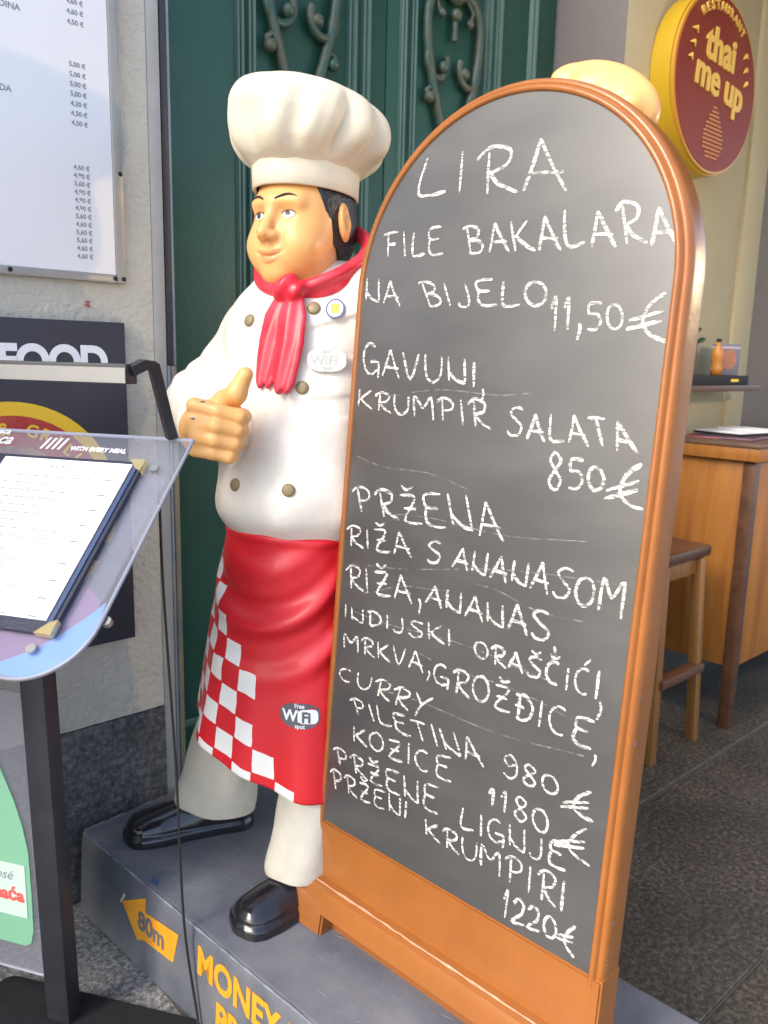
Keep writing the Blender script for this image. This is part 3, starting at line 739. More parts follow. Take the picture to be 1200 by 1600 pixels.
# foot: cross-section in y-z extruded along x, with a recess between two feet
yz = [(.10, -.006), (.10, .095), (.075, .108), (-.010, .108), (-.030, .096), (-.036, .082), (-.045, -.006)]
W2 = OW + .022
def seg(x0, x1, pts):
    bm = bmesh.new(); add_prism(bm, pts, x0, x1, 'YZ')
    bmesh.ops.bevel(bm, geom=bm.edges[:], offset=.005, segments=2, affect='EDGES'); return bm
b_all = bmesh.new()
for x0, x1 in ((-W2, -W2 + .105), (W2 - .105, W2)): merge(b_all, seg(x0, x1, yz))
yz2 = [(.095, .046), (.095, .095), (.072, .108), (-.010, .108), (-.030, .096), (-.036, .082), (-.040, .046)]
bm2 = bmesh.new(); add_prism(bm2, yz2, -W2 + .10, W2 - .10, 'YZ'); merge(b_all, bm2)
autosmooth(from_bm('foot', b_all, ORANGE, board), 35)
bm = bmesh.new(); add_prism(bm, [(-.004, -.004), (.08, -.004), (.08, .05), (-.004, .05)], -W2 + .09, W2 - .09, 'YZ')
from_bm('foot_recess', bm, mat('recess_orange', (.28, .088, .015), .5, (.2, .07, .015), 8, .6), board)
# pale line along the step and chips on the frame edge
STEPLINE = mat('pale_edge', (.62, .36, .24), .6, (.5, .2, .08), 30, .7)
bm = bmesh.new(); add_tube(bm, [(x, -.0185 + random.uniform(-.0008, .0008), .1035 + random.uniform(-.0008, .0008)) for x in np.linspace(-W2 + .02, W2 - .03, 40)], [random.uniform(.001, .0036) for _ in range(40)], 6)
autosmooth(from_bm('step_line', bm, STEPLINE, board), 80)
bm = bmesh.new()
for _ in range(46):
    z = random.choice([random.uniform(PB - .02, PB + .55), random.uniform(PB, PB + .25), random.uniform(.3, 1.3)]); w = random.uniform(.0008, .0026); h_ = w * random.uniform(1, 3.2)
    xx = PW + .0245 + random.uniform(-.0035, .0002)
    bmesh_b = bmesh.new(); bmesh.ops.create_icosphere(bmesh_b, subdivisions=1, radius=1)
    yy = .014 + (0.010 if random.random() < .4 else 0) + random.uniform(-.002, .002)
    for v in bmesh_b.verts: v.co = (xx + v.co.x * w, yy + v.co.y * w, z + v.co.z * h_)
    merge(bm, bmesh_b)
stuff(from_bm('paint_chips', bm, CHIPB, board))

# handwriting -------------------------------------------------------------
def arc(cx, cy, rx, ry, a0, a1, n=9): return [(cx + rx * math.cos(R(a)), cy + ry * math.sin(R(a))) for a in np.linspace(a0, a1, n)]
CAR = [(.25, 1.32), (.5, 1.16), (.85, 1.30)]
G = {
 'A': [[(0, 0), (.28, .55), (.5, 1.02)], [(.5, 1.02), (.72, .5), (1, -.04)], [(.16, .36), (.98, .33)]],
 'B': [[(.2, 0), (.24, 1)], [(0, .97), (.45, 1.04), (.82, .9), (.7, .62), (.25, .52)], [(.25, .52), (.8, .44), (.9, .2), (.6, .02), (.14, .0)]],
 'C': [[*arc(.55, .5, .5, .5, 60, 300)]],
 'D': [[(.2, 0), (.22, 1)], [(0, .92), (.55, .98), (.95, .65), (.85, .2), (.4, -.02), (.12, .03)]],
 'đ': [[(.25, 0), (.27, 1)], [(.05, .92), (.6, .98), (.97, .65), (.87, .2), (.45, -.02), (.15, .03)], [(.02, .52), (.55, .5)]],
 'E': [[(.95, 1.0), (.35, .98), (.12, .86), (.18, .58), (.72, .56)], [(.18, .56), (.06, .2), (.3, .0), (.95, .03)]],
 'F': [[(.2, 0), (.3, .95)], [(0, .93), (1, 1.02)], [(.25, .5), (.8, .53)]],
 'G': [[*arc(.5, .52, .46, .5, 55, 275, 10)], [(.45, .42), (.95, .42), (.92, -.08)], [(.55, .02), (.92, .2)]],
 'I': [[(.5, 1), (.45, 0)]],
 'J': [[(.8, 1), (.82, .3), (.6, .02), (.2, .0), (.05, .18)]],
 'K': [[(.1, 1), (.12, 0)], [(.9, .98), (.2, .45)], [(.2, .5), (.6, .2), (1.05, -.02)]],
 'L': [[(.25, 1), (.1, .04), (.95, .08)]],
 'M': [[(.05, 0), (.08, 1), (.5, .48), (.92, 1.0), (.98, -.05)]],
 'N': [[(.06, 1), (.1, .08)], [(.08, .42), (.5, .12), (.92, .04)], [(.9, 1), (.93, .02)]],
 'O': [[*arc(.5, .5, .47, .5, 110, 470, 13)]],
 'P': [[(.3, 0), (.34, .95)], [(0, .82), (.4, 1.05), (.9, .92), (.85, .6), (.36, .45)]],
 'R': [[(.3, 0), (.34, .95)], [(0, .80), (.4, 1.05), (.92, .92), (.82, .62), (.36, .47)], [(.36, .47), (.6, .2), (1.08, 0)]],
 'S': [[(.95, .95), (.5, 1.02), (.15, .82), (.5, .56), (.88, .34), (.7, .04), (.25, -.02), (.02, .14)]],
 'T': [[(.5, .96), (.48, 0)], [(0, .95), (1.0, 1.0)]],
 'U': [[(.06, 1), (.08, .3), (.35, .0), (.7, .08), (.92, .4), (.94, 1)]],
 'V': [[(.05, 1), (.45, .0), (.95, 1)]],
 'Y': [[(.05, 1), (.5, .5)], [(1, 1), (.5, .48), (.3, -.15)]],
 'Z': [[(.1, .95), (.85, .92), (.15, .06), (1.0, .04)], [(.2, .5), (.8, .52)]],
 '0': [[*arc(.5, .48, .45, .48, 100, 460, 13)]],
 '1': [[(.1, .62), (.55, 1.0), (.52, 0)]],
 '2': [[(.05, .75), (.4, 1.02), (.85, .85), (.7, .45), (.05, .02), (1.0, .06)]],
 '5': [[(.95, 1.0), (.25, .95), (.2, .58), (.7, .58), (.9, .3), (.6, .02), (.1, .05)]],
 '8': [[(.8, .9), (.45, 1.02), (.2, .78), (.5, .54), (.85, .25), (.5, -.02), (.12, .2), (.45, .5), (.8, .78), (.78, .92)]],
 '9': [[(.9, .8), (.5, 1.02), (.12, .76), (.45, .5), (.88, .72), (.88, .2), (.5, -.02), (.1, .12)]],
 ',': [[(.6, .95), (.75, .5), (.35, .0)]],
 'e': [[(.92, .98), (.5, .75), (.36, .38), (.6, .12), (.95, .0)], [(.0, .42), (.85, .62)], [(-.02, .24), (.82, .42)]],
}
G[';'] = G[',']; G[','] = [[(.45, .22), (.62, .02), (.25, -.38)]]
G['ž'] = G['Z'] + [CAR]; G['š'] = G['S'] + [CAR]; G['č'] = G['C'] + [CAR]; G['ć'] = G['C'] + [[(.5, 1.15), (.85, 1.4)]]
ADV = {'I': .34, ',': .4, ';': .4, 'M': 1.1, '1': .55, 'J': .75, 'L': .85}
WORDS = [
    ('LIRA', -0.2114, 1.3498, -0.2057, 1.4164, 0.1277, 1.3232, 0.1066, 1.4141),
    ('FILE', -0.2803, 1.2407, -0.2888, 1.2856, -0.1238, 1.2329, -0.1327, 1.2833),
    ('BAKALARA', -0.0703, 1.234, -0.0868, 1.2851, 0.3352, 1.2215, 0.3181, 1.2828),
    ('NA', -0.3297, 1.1555, -0.3289, 1.1998, -0.2291, 1.1436, -0.2416, 1.1931),
    ('BIJELO', -0.158, 1.1393, -0.1863, 1.1856, 0.1147, 1.1322, 0.1095, 1.1756),
    ('11,50', 0.1248, 1.092, 0.1203, 1.1493, 0.263, 1.0911, 0.2582, 1.1285),
    ('e', 0.2654, 1.0718, 0.2724, 1.1472, 0.3405, 1.0701, 0.3305, 1.147),
    ('GAVUNI', -0.3185, 0.9995, -0.3251, 1.0606, -0.0164, 0.9889, -0.0215, 1.0323),
    (';', -0.0102, 0.9609, -0.0132, 0.9867, 0.0043, 0.9617, 0.0013, 0.9873),
    ('KRUMPIR', -0.3308, 0.9358, -0.3288, 0.971, 0.0203, 0.9122, 0.006, 0.9594),
    ('SALATA', 0.0581, 0.9047, 0.058, 0.9519, 0.3129, 0.8966, 0.2885, 0.9418),
    ('850', 0.153, 0.8187, 0.148, 0.8808, 0.2629, 0.8304, 0.2584, 0.866),
    ('e', 0.2627, 0.7951, 0.2677, 0.8744, 0.3364, 0.8058, 0.3248, 0.8804),
    ('PRžENA', -0.3049, 0.7126, -0.326, 0.7638, 0.072, 0.7166, 0.0512, 0.7845),
    ('RIžA', -0.3281, 0.6348, -0.3323, 0.6749, -0.1405, 0.6427, -0.1578, 0.6895),
    ('S', -0.1013, 0.6396, -0.106, 0.6813, -0.0642, 0.6441, -0.0691, 0.6864),
    ('ANANASOM', -0.0372, 0.6442, -0.0337, 0.6812, 0.3167, 0.6302, 0.3185, 0.6874),
    ('RIžA,', -0.3182, 0.5416, -0.3271, 0.5882, -0.1, 0.554, -0.113, 0.61),
    ('ANANAS', -0.0955, 0.5589, -0.0929, 0.5946, 0.1945, 0.5529, 0.186, 0.6016),
    (';', 0.1939, 0.5156, 0.1925, 0.5478, 0.2088, 0.5198, 0.2075, 0.5517),
    ('INDIJSKI', -0.3211, 0.475, -0.3243, 0.5045, -0.0179, 0.4899, -0.0233, 0.523),
    ('ORAščIćI', 0.0351, 0.4851, 0.0319, 0.5131, 0.2966, 0.4775, 0.2966, 0.5243),
    (';', 0.2902, 0.4428, 0.2887, 0.4739, 0.3062, 0.4481, 0.3047, 0.4789),
    ('MRKVA,', -0.3122, 0.4093, -0.3155, 0.4403, -0.0613, 0.4181, -0.0656, 0.4563),
    ('GROžđICE', -0.0584, 0.4071, -0.0598, 0.4488, 0.293, 0.3916, 0.2936, 0.444),
    (';', 0.2918, 0.3626, 0.2914, 0.3853, 0.3044, 0.3673, 0.304, 0.3899),
    ('CURRY', -0.3208, 0.3368, -0.3215, 0.363, -0.0663, 0.3302, -0.055, 0.3777),
    ('PILETINA', -0.2659, 0.2748, -0.2849, 0.3037, 0.0798, 0.2835, 0.0565, 0.3286),
    ('980', 0.121, 0.2814, 0.1186, 0.3254, 0.2427, 0.2852, 0.2389, 0.3169),
    ('e', 0.2458, 0.2603, 0.2527, 0.3081, 0.3118, 0.2694, 0.3027, 0.3232),
    ('KOZICE', -0.265, 0.2109, -0.2686, 0.2448, 0.0098, 0.2231, 0.0045, 0.2686),
    ('1180', 0.0966, 0.2161, 0.0954, 0.2513, 0.2316, 0.2062, 0.226, 0.2521),
    ('e', 0.2394, 0.1855, 0.2524, 0.2273, 0.3172, 0.1881, 0.3046, 0.25),
    ('PRžENE', -0.3088, 0.1446, -0.3247, 0.1779, -0.0136, 0.1442, -0.0163, 0.1969),
    ('LIGNJE', 0.0396, 0.1428, 0.0349, 0.1831, 0.2734, 0.1603, 0.2705, 0.2044),
    ('PRžENI', -0.315, 0.0848, -0.3273, 0.1226, -0.0905, 0.1035, -0.0914, 0.1422),
    ('KRUMPIRI', -0.0441, 0.0902, -0.0496, 0.1236, 0.28, 0.0864, 0.2783, 0.1411),
    ('1220', 0.1501, 0.012, 0.1522, 0.0671, 0.269, 0.0294, 0.2644, 0.0662),
    ('e', 0.2674, 0.0212, 0.278, 0.0611, 0.3093, 0.0126, 0.3044, 0.0726),
]
CW = bmesh.new
def chalk_word(w, blx, blz, tlx, tlz, brx, brz, trx, trz, rng):
    bm = bmesh.new()
    adv = [ADV.get(c, .92) for c in w]; gap = .2; tot = sum(adv) + gap * (len(w) - 1); x = 0
    hgt = (math.hypot(tlx - blx, tlz - blz) + math.hypot(trx - brx, trz - brz)) / 2
    def mp(a, b):
        return ((1 - a) * (1 - b) * blx + (1 - a) * b * tlx + a * (1 - b) * brx + a * b * trx, (1 - a) * (1 - b) * blz + (1 - a) * b * tlz + a * (1 - b) * brz + a * b * trz)
    wd_ = .0018 + .0195 * min(hgt, .09)
    lay = 0
    for c, ad in zip(w, adv):
        jx, jy, js = rng.uniform(-.03, .03), rng.uniform(-.05, .05), rng.uniform(.93, 1.07)
        for st_ in G[c]:
            pts = [mp((x + jx + px_ * ad) / tot, jy + py_ * js) for px_, py_ in st_]
            # smooth polyline
            q = []
            for i in range(len(pts) - 1):
                p0 = pts[max(i - 1, 0)]; p1 = pts[i]; p2 = pts[i + 1]; p3 = pts[min(i + 2, len(pts) - 1)]
                for t in (0, .25, .5, .75):
                    q.append(tuple(.5 * (2 * p1[k] + (p2[k] - p0[k]) * t + (2 * p0[k] - 5 * p1[k] + 4 * p2[k] - p3[k]) * t * t + (3 * p1[k] - p0[k] - 3 * p2[k] + p3[k]) * t ** 3) for k in (0, 1)))
            q.append(pts[-1]); q = [(a + rng.uniform(-.0005, .0005), b + rng.uniform(-.0005, .0005)) for a, b in q]
            pr0, pr1 = rng.uniform(.8, 1.2), rng.uniform(.7, 1.15); lay += 1; y = -.0008 - .00006 * (lay % 9); prev = None
            for i, (a, b) in enumerate(q):
                a0, b0 = q[max(i - 1, 0)]; a1, b1 = q[min(i + 1, len(q) - 1)]
                tx, tz = a1 - a0, b1 - b0; L_ = math.hypot(tx, tz) or 1; nx_, nz_ = -tz / L_, tx / L_
                ww = wd_ * (pr0 + (pr1 - pr0) * i / len(q)) * rng.uniform(.8, 1.15) * (.6 if i in (0, len(q) - 1) else 1)
                cur = (bm.verts.new((a + nx_ * ww, y, PB + b + nz_ * ww)), bm.verts.new((a - nx_ * ww, y, PB + b - nz_ * ww)))
                if prev: bm.faces.new((prev[0], cur[0], cur[1], prev[1]))
                prev = cur
        x += ad + gap
    return bm
rng = random.Random(5)
for w in WORDS: from_bm('chalk_mark' if len(w[0]) == 1 else 'chalk_word', chalk_word(*w, rng), CHALK, board)
# faint rubbed lines
bm = bmesh.new()
for x0, z0, x1, z1 in ((-.32, .83, -.02, .80), (-.2, .72, .24, .735), (-.31, .60, .30, .685), (-.3, .50, .2, .49), (-.25, .965, .1, .985), (-.1, .455, .25, .435), (-.28, .545, -.05, .60), (.0, .62, .25, .60), (-.2, .345, .28, .37)):
    n = 14; pr = None
    for i in range(n + 1):
        t = i / n; a = x0 + (x1 - x0) * t; b = z0 + (z1 - z0) * t + .006 * math.sin(t * 7 + x0 * 30); w_ = .0007 + .0005 * math.sin(i * 1.7) ** 2
        cu = (bm.verts.new((a, -.0005, PB + b + w_)), bm.verts.new((a, -.0005, PB + b - w_)))
        if pr: bm.faces.new((pr[0], cu[0], cu[1], pr[1]))
        pr = cu
from_bm('rubbed_chalk_line', bm, SMEAR, board)

# ================================================================ CHEF FIGURE
CU, CV = .48, .37
chef = thing('chef_statue', 'painted life-size chef figure in tall white hat and red apron giving a thumbs-up', 'statue', pl(CU, CV, HP), YAWP)
# chef frame: x = his left, y = his back, z up from the plinth top
TORSO = [(.70, .150, .115, .0), (.80, .150, .118, .0), (.838, .163, .134, -.008), (.87, .181, .156, -.022), (.92, .195, .173, -.034), (1.0, .192, .170, -.030), (1.1, .190, .160, -.018), (1.2, .198, .152, -.004), (1.30, .205, .142, .006), (1.385, .186, .126, .016), (1.435, .145, .10, .026), (1.475, .10, .080, .034), (1.50, .06, .05, .04), (1.56, .03, .03, .04)]
def smooth_profile(pts, m=5):
    pts = np.array(pts, float); o = []
    for i in range(len(pts) - 1):
        p0, p1, p2, p3 = pts[max(i - 1, 0)], pts[i], pts[i + 1], pts[min(i + 2, len(pts) - 1)]
        for t in np.linspace(0, 1, m, endpoint=False): o.append(.5 * (2 * p1 + (p2 - p0) * t + (2 * p0 - 5 * p1 + 4 * p2 - p3) * t * t + (3 * p1 - p0 - 3 * p2 + p3) * t ** 3))
    o.append(pts[-1]); return [tuple(q) for q in o]
tz, ta, tb_, tc_ = np.array(smooth_profile(TORSO, 8)).T
TW = R(20); TROT = rz3(TW).astype(np.float32); FRONT = np.array([math.sin(TW), -math.cos(TW), 0]); SIDE = np.array([math.cos(TW), math.sin(TW), 0])
def torso(p):
    p = p @ TROT
    z = p[..., 2]; a = np.interp(z, tz, ta); b = np.interp(z, tz, tb_); c = np.interp(z, tz, tc_)
    d = (np.sqrt((p[..., 0] / a) ** 2 + ((p[..., 1] - c) / b) ** 2) - 1) * np.minimum(a, b)
    return d
ELB = (-.300, -.075, 1.150); WR = (-.055, -.232, 1.108); LSH = (.205, .035, 1.36)
DF = np.array([.84, -.56, .0]); DF /= np.linalg.norm(DF); DN = np.array([.56, .84, 0]); DZ = np.array([0, 0, 1.])
FC = np.array([.060, -.300, 1.112])
def jacket(p):
    d = torso(p)
    d = smin(d, ell(p, (-.165, .02, 1.315), (.085, .085, .085)), .06)
    arm = smin(cone(p, (-.185, .015, 1.31), ELB, .086, .080), cone(p, ELB, WR, .084, .066), .03)
    # sleeve creases
    q = p[..., 0] * .9 + p[..., 2] * .8 - p[..., 1] * .3
    arm = arm + .0045 * np.sin(q * 88 + 2.5 * np.sin(p[..., 2] * 22 + p[..., 1] * 15)) * np.exp(-((p[..., 2] - 1.2) / .09) ** 2) * np.exp(-((p[..., 0] + .25) / .12) ** 2)
    d = smin(d, arm, .035)
    la = smin(cone(p, (.165, .075, 1.385), (.46, .170, 1.42), .088, .070), cone(p, (.46, .170, 1.42), (.67, .140, 1.64), .068, .052), .02)
    d = smin(d, la, .06)
    d = smin(d, ell(p, (.12, .080, 1.435), (.10, .06, .045)), .04)
    t_ = p @ TROT; tx = t_[..., 0]; fr = t_[..., 1] < .02
    w_ = np.sin(p[..., 0] * 19 + p[..., 2] * 31 + 1.7 * np.sin(p[..., 1] * 24)) * np.sin(p[..., 2] * 17 - p[..., 0] * 23 + p[..., 1] * 13)
    d = d + .0022 * w_
    # soft folds over the belly
    d = d + .0065 * np.sin(tx * 40 - 5 * p[..., 2] + 1.2) * np.exp(-((p[..., 2] - .91) / .075) ** 2) * fr * np.clip((tx + .02) / .08, 0, 1)
    d = d + .0048 * np.sin(tx * 26 + 16 * p[..., 2]) * np.exp(-((p[..., 2] - 1.06) / .08) ** 2) * fr * np.clip((tx - .03) / .06, 0, 1)
    # lapel flap and pocket edge of the double-breasted front
    zl = 1.325 + .30 * (tx - .06)
    e2 = np.clip((p[..., 2] - zl) / .004, -1, 1) * np.clip((tx - .050) / .02, 0, 1)
    d = d - .0030 * e2 * fr * np.clip((1.40 - p[..., 2]) / .03, 0, 1) * (p[..., 2] > 1.27)
    zp = 1.178 + .16 * (tx - .1)
    e3 = np.clip((p[..., 2] - zp) / .004, -1, 1) * np.clip((tx - .075) / .02, 0, 1)
    d = d - .0018 * e3 * fr * np.clip((1.24 - p[..., 2]) / .03, 0, 1) * (p[..., 2] > 1.14)
    d = smax(d, .842 - p[..., 2], .012)
    # cut the sleeve end
    cutp = (p - np.array(WR, np.float32)) @ DF.astype(np.float32) - .004
    near = nrm(p - np.array(WR, np.float32)) < .10
    d = np.where(near & (p[..., 1] < -.17), smax(d, cutp, .008), d)
    d = smax(d, p[..., 2] - 1.52, .02)
    return d
implicit('jacket', jacket, (-.42, -.34, .82), (.80, .30, 1.56), .006, WHITE, chef)

# apron ---------------------------------------------------------------------
def apron_pt(th, k, off=0.0):
    """th = angle round the body (0 = front), k = 0 top .. 1 hem"""
    ztop = .872 + .004 * math.cos(2 * th); zh = .335 - .060 * math.sin(th) - .01 * math.sin(th * 2)
    z = ztop + (zh - ztop) * k
    e = k ** .85
    a = .168 + (.262 - .168) * e; b = .158 + (.205 - .158) * e
    cx = -.018 * e; cy = -.018 - .022 * e
    r = 1.0
    # swags that hang from his right hip towards the left knee
    sw = z - .095 * (th - .42) ** 2 - .03 * th
    f = .0125 * (math.sin(sw * 50 + .6) + .35 * math.sin(sw * 97 + th)) * math.exp(-((k - .30) / .20) ** 2) * max(0, math.cos((th - .62) * 1.0)) ** 1.3
    f += .012 * math.cos(th * 5 + .8) * e * e + .006 * math.cos(th * 11 + 3 * k) * e ** 3
    roll = .006 * math.exp(-((k - .015) / .02) ** 2)
    n = Vector((math.sin(th) / a, -math.cos(th) / b, 0)).normalized()
    return Vector((cx + a * math.sin(th), cy - b * math.cos(th), z)) + n * float(f + roll + off)
NT, NK = 150, 120; T0, T1 = R(-118), R(118)
P = []; UV = []
acc = 0; arcs = []; prev = None
for i in range(NT + 1):
    p = apron_pt(T0 + (T1 - T0) * i / NT, .8)
    if prev is not None: acc += (p - prev).length
    arcs.append(acc); prev = p
SQ = .054; ARC0 = np.interp(R(-54), [T0 + (T1 - T0) * i / NT for i in range(NT + 1)], arcs)
for i in range(NT + 1):
    th = T0 + (T1 - T0) * i / NT; row = []; ur = []
    for j in range(NK + 1):
        k = j / NK; row.append(apron_pt(th, k)); ur.append(((arcs[i] - ARC0) / SQ, (1 - k) * .54 / SQ - .40))
    P.append(row); UV.append(ur)
ap = grid_mesh('apron', P, APRON, chef, uv=UV)
md = ap.modifiers.new('s', 'SOLIDIFY'); md.thickness = .006; md.offset = -1
# sticker on the apron: grey cloud with Wi Fi lettering
def cloud(cx, cz, w, h, n=40):
    pts = []
    for k in range(n):
        a = 2 * math.pi * k / n; rr = 1 + .10 * abs(math.sin(2 * a)) ; pts.append((cx + w * rr * math.cos(a), cz + h * rr * math.sin(a)))
    return pts
def patch(name, pts, m, fn, parent):
    bm = bmesh.new(); c = bm.verts.new(fn(sum(p[0] for p in pts) / len(pts), sum(p[1] for p in pts) / len(pts)))
    v = [bm.verts.new(fn(*p)) for p in pts]
    for k in range(len(v)): bm.faces.new((c, v[k], v[(k + 1) % len(v)]))
    return from_bm(name, bm, m, parent)
def rrect(cx, cz, w, h, r, n=5):
    o = []
    for sx, sz, a0 in ((1, 1, 0), (-1, 1, 90), (-1, -1, 180), (1, -1, 270)):
        for k in range(n + 1):
            a = R(a0 + 90 * k / n); o.append((cx + sx * (w - r) + r * math.cos(a), cz + sz * (h - r) + r * math.sin(a)))
    return o
ATH, AK = .88, .665
def ap_map(off):
    return lambda x, z: apron_pt(ATH + x / .235, AK - (z + .10 * x) / .60, off)
STK = link('wifi_sticker', patch('tmp_s', cloud(0, 0, .050, .028) , STICKG, ap_map(.0012), None).data, STICKG, chef)
bpy.data.objects.remove(bpy.data.objects['tmp_s'])
patch('sticker_pill', rrect(.021, -.001, .0245, .016, .011), WHITEP, ap_map(.0022), STK)
for s_, sz, x, z, mm, o in (('Wi', .036, -.044, -.0125, WHITEP, .0024), ('Fi', .033, .004, -.013, STICKG, .0032), ('Free', .014, -.014, .018, WHITEP, .0024), ('spot', .014, -.012, -.0275, WHITEP, .0024)):
    f_ = ap_map(o); place_text('sticker_lettering', s_, sz, mm, STK, lambda a, b, c, x=x, z=z, f_=f_: f_(x + a, z + b), bold=.0012 if sz > .02 else .0003)

# legs and shoes --------------------------------------------------------------
def leg(pts):
    n = 40; P = []
    zs = [q[2] for q in pts]
    for i in range(n):
        a = 2 * math.pi * i / n; row = []
        for x, y, z, rx_, ry_ in pts:
            w = 1 + .045 * math.cos(3 * a + z * 9) + .03 * math.cos(5 * a - z * 22) + .02 * math.sin(z * 60 + 2 * a) * max(0, 1 - z / .3)
            low = max(0, 1 - z / .22)
            row.append((x + rx_ * w * math.cos(a), y + ry_ * w * math.sin(a), z + low * .022 * (math.cos(a) * .6 - math.sin(a) * .7)))
        P.append(row)
    return P
RLEG = [(-.08, .0, .80, .08, .09), (-.135, -.015, .55, .088, .092), (-.190, -.055, .34, .102, .094), (-.212, -.076, .24, .106, .096), (-.228, -.092, .14, .114, .100), (-.233, -.096, .085, .117, .102), (-.233, -.096, .072, .114, .099), (-.233, -.096, .066, .09, .08)]
LLEG = [(.07, .0, .80, .07, .09), (.10, -.015, .55, .078, .085), (.138, -.070, .34, .076, .078), (.148, -.108, .20, .078, .080), (.154, -.128, .12, .082, .085), (.155, -.131, .084, .082, .086), (.155, -.131, .074, .078, .082), (.155, -.131, .070, .06, .06)]
grid_mesh('trouser_leg', leg(smooth_profile(RLEG)), TROUSER, chef, wrap_u=True, cap=True)
grid_mesh('trouser_leg', leg(smooth_profile(LLEG)), TROUSER, chef, wrap_u=True, cap=True)
def shoe(tx, ty, hx, hy, L, wid):
    """shoe from heel (hx, hy) to toe (tx, ty)"""
    d = np.array([tx - hx, ty - hy, 0.]); d /= np.linalg.norm(d); sd = np.array([-d[1], d[0], 0])
    h0 = np.array([hx, hy, 0.])
    def pt(a, b, c): return h0 + d * a * L + sd * b * wid + np.array([0, 0, c])
    def f(p):
        q = p - h0.astype(np.float32); a = q @ d.astype(np.float32); b = q @ sd.astype(np.float32); z = q[..., 2]
        w = np.interp(a / L, [-.02, .08, .3, .5, .72, .86, .94, .98, 1.0], [.30, .40, .40, .43, .50, .49, .42, .33, .24]) * wid
        hh = np.interp(a / L, [0, .3, .45, .62, .8, .93, 1.0], [.10, .10, .09, .075, .062, .050, .036])
        body = np.sqrt((b / w) ** 2 + (np.maximum(z - .008, 0) / hh) ** 2.0) - 1
        body = body * .04
        body = smax(body, np.maximum(a - L, -a), .034); body = smax(body, -z + .0, .004)
        sole = smax(np.abs(b) - w * 1.05, np.maximum(a - L * 1.012, -a - .004), .035)
        sole = smax(sole, np.abs(z - .010) - .012, .006)
        gr = .002 * np.exp(-((z - .030) / .003) ** 2)
        return smin(body, sole, .006) + gr
    c = h0 + d * L / 2
    return implicit('shoe', f, (c[0] - L * .68, c[1] - L * .68, -.01), (c[0] + L * .68, c[1] + L * .68, .13), .0048, SHOE, chef)
shoe(-.362, -.305, -.200, -.008, .338, .134)
shoe(.138, -.312, .172, -.02, .30, .126)

# head --------------------------------------------------------------------
HC = np.array([.0, -.012, 1.565], np.float32); HS = 1.19; HY = R(11); HROT = rz3(HY).astype(np.float32)
def tohead(p): return ((p - HC) @ HROT) / HS
def fromhead(q): return (np.asarray(q, float) * HS) @ HROT.T + HC
def head_core(q):
    d = ell(q, (0, .016, .03), (.086, .099, .092))
    d = smin(d, ell(q, (0, -.020, -.035), (.078, .070, .082)), .03)
    d = smin(d, ell(q, (0, -.028, -.078), (.063, .056, .044)), .03)
    d = smin(d, ell(q, (0, -.072, -.100), (.026, .019, .018)), .022)
    for k in (-1, 1):
        d = smin(d, ell(q, (k * .044, -.054, -.048), (.029, .029, .030)), .03)
        d = smin(d, cone(q, (k * .006, -.080, .024), (k * .046, -.066, .026), .0125, .012), .016)
        d = smax(d, -ell(q, (k * .0335, -.096, .004), (.019, .0165, .0125)), .014)
    nose = cone(q, (0, -.084, .010), (0, -.110, -.031), .0090, .0118)
    for k in (-1, 1): nose = smin(nose, ell(q, (k * .0125, -.097, -.036), (.0085, .012, .0085)), .008)
    d = smin(d, nose, .012)
    for k in (-1, 1): d = d - .0035 * np.exp(-((q[..., 0] - k * .030) / .008) ** 2 - ((q[..., 2] + .052) / .014) ** 2) * 0
    return d
def head_lips(q):
    x = q[..., 0]; zc = 9.0 * x * x
    up_ = ell(np.stack([x, q[..., 1] - 6 * x * x, q[..., 2] - zc], -1), (0, -.0915, -.0640), (.026, .0085, .0055))
    lo = ell(np.stack([x, q[..., 1] - 6 * x * x, q[..., 2] - zc], -1), (0, -.0905, -.0765), (.021, .0085, .0062))
    return up_, lo
def head_f(p):
    q = tohead(p); d = head_core(q); u, l = head_lips(q)
    d = smin(d, ell(q, (0, -.070, -.068), (.032, .022, .022)), .02)
    d = smin(smin(d, u, .005), l, .005)
    x = q[..., 0]; zm = -.0702 + 9 * x * x
    d = d + .0035 * np.exp(-((q[..., 2] - zm) / .0022) ** 2) * np.exp(-(x / .028) ** 4) * (q[..., 1] < -.05)
    # smile folds
    for k in (-1, 1):
        ln_ = np.abs(q[..., 0] - k * (.027 + .25 * np.clip(-.040 - q[..., 2], 0, .04)))
        d = d + .0018 * np.exp(-(ln_ / .004) ** 2) * np.exp(-((q[..., 2] + .055) / .02) ** 2) * (q[..., 1] < -.03)
    # lids
    for k in (-1, 1):
        lid = np.abs(ell(q, (k * .0335, -.0800, .002), (.0165, .0155, .0125)))
    neck = cone(q, (0, .012, -.075), (0, .032, -.19), .060, .066)
    d = smin(d, neck, .03)
    for k in (-1, 1):
        er = rx3(.15) @ rz3(k * .40)
        e = ell(q, (k * .0885, .018, -.002), (.0105, .0225, .035), er)
        e = smax(e, -ell(q, (k * .1000, .013, .002), (.0080, .0125, .023), er), .004)
        e = smin(e, ell(q, (k * .0930, .022, -.004), (.0065, .006, .015), er), .004)
        d = smin(d, e, .006)
    return d * HS
implicit('head', head_f, (-.16, -.19, 1.33), (.16, .16, 1.72), .0036, SKIN, chef)
def on_face(x, z, off=0.0, y0=-.2):
    """project a face coordinate (head frame) onto the head along +y"""
    o = fromhead((x, y0, z)); dr = np.array([0, 1., 0]) @ HROT.T
    return cast(head_f, o, dr, .4, off)
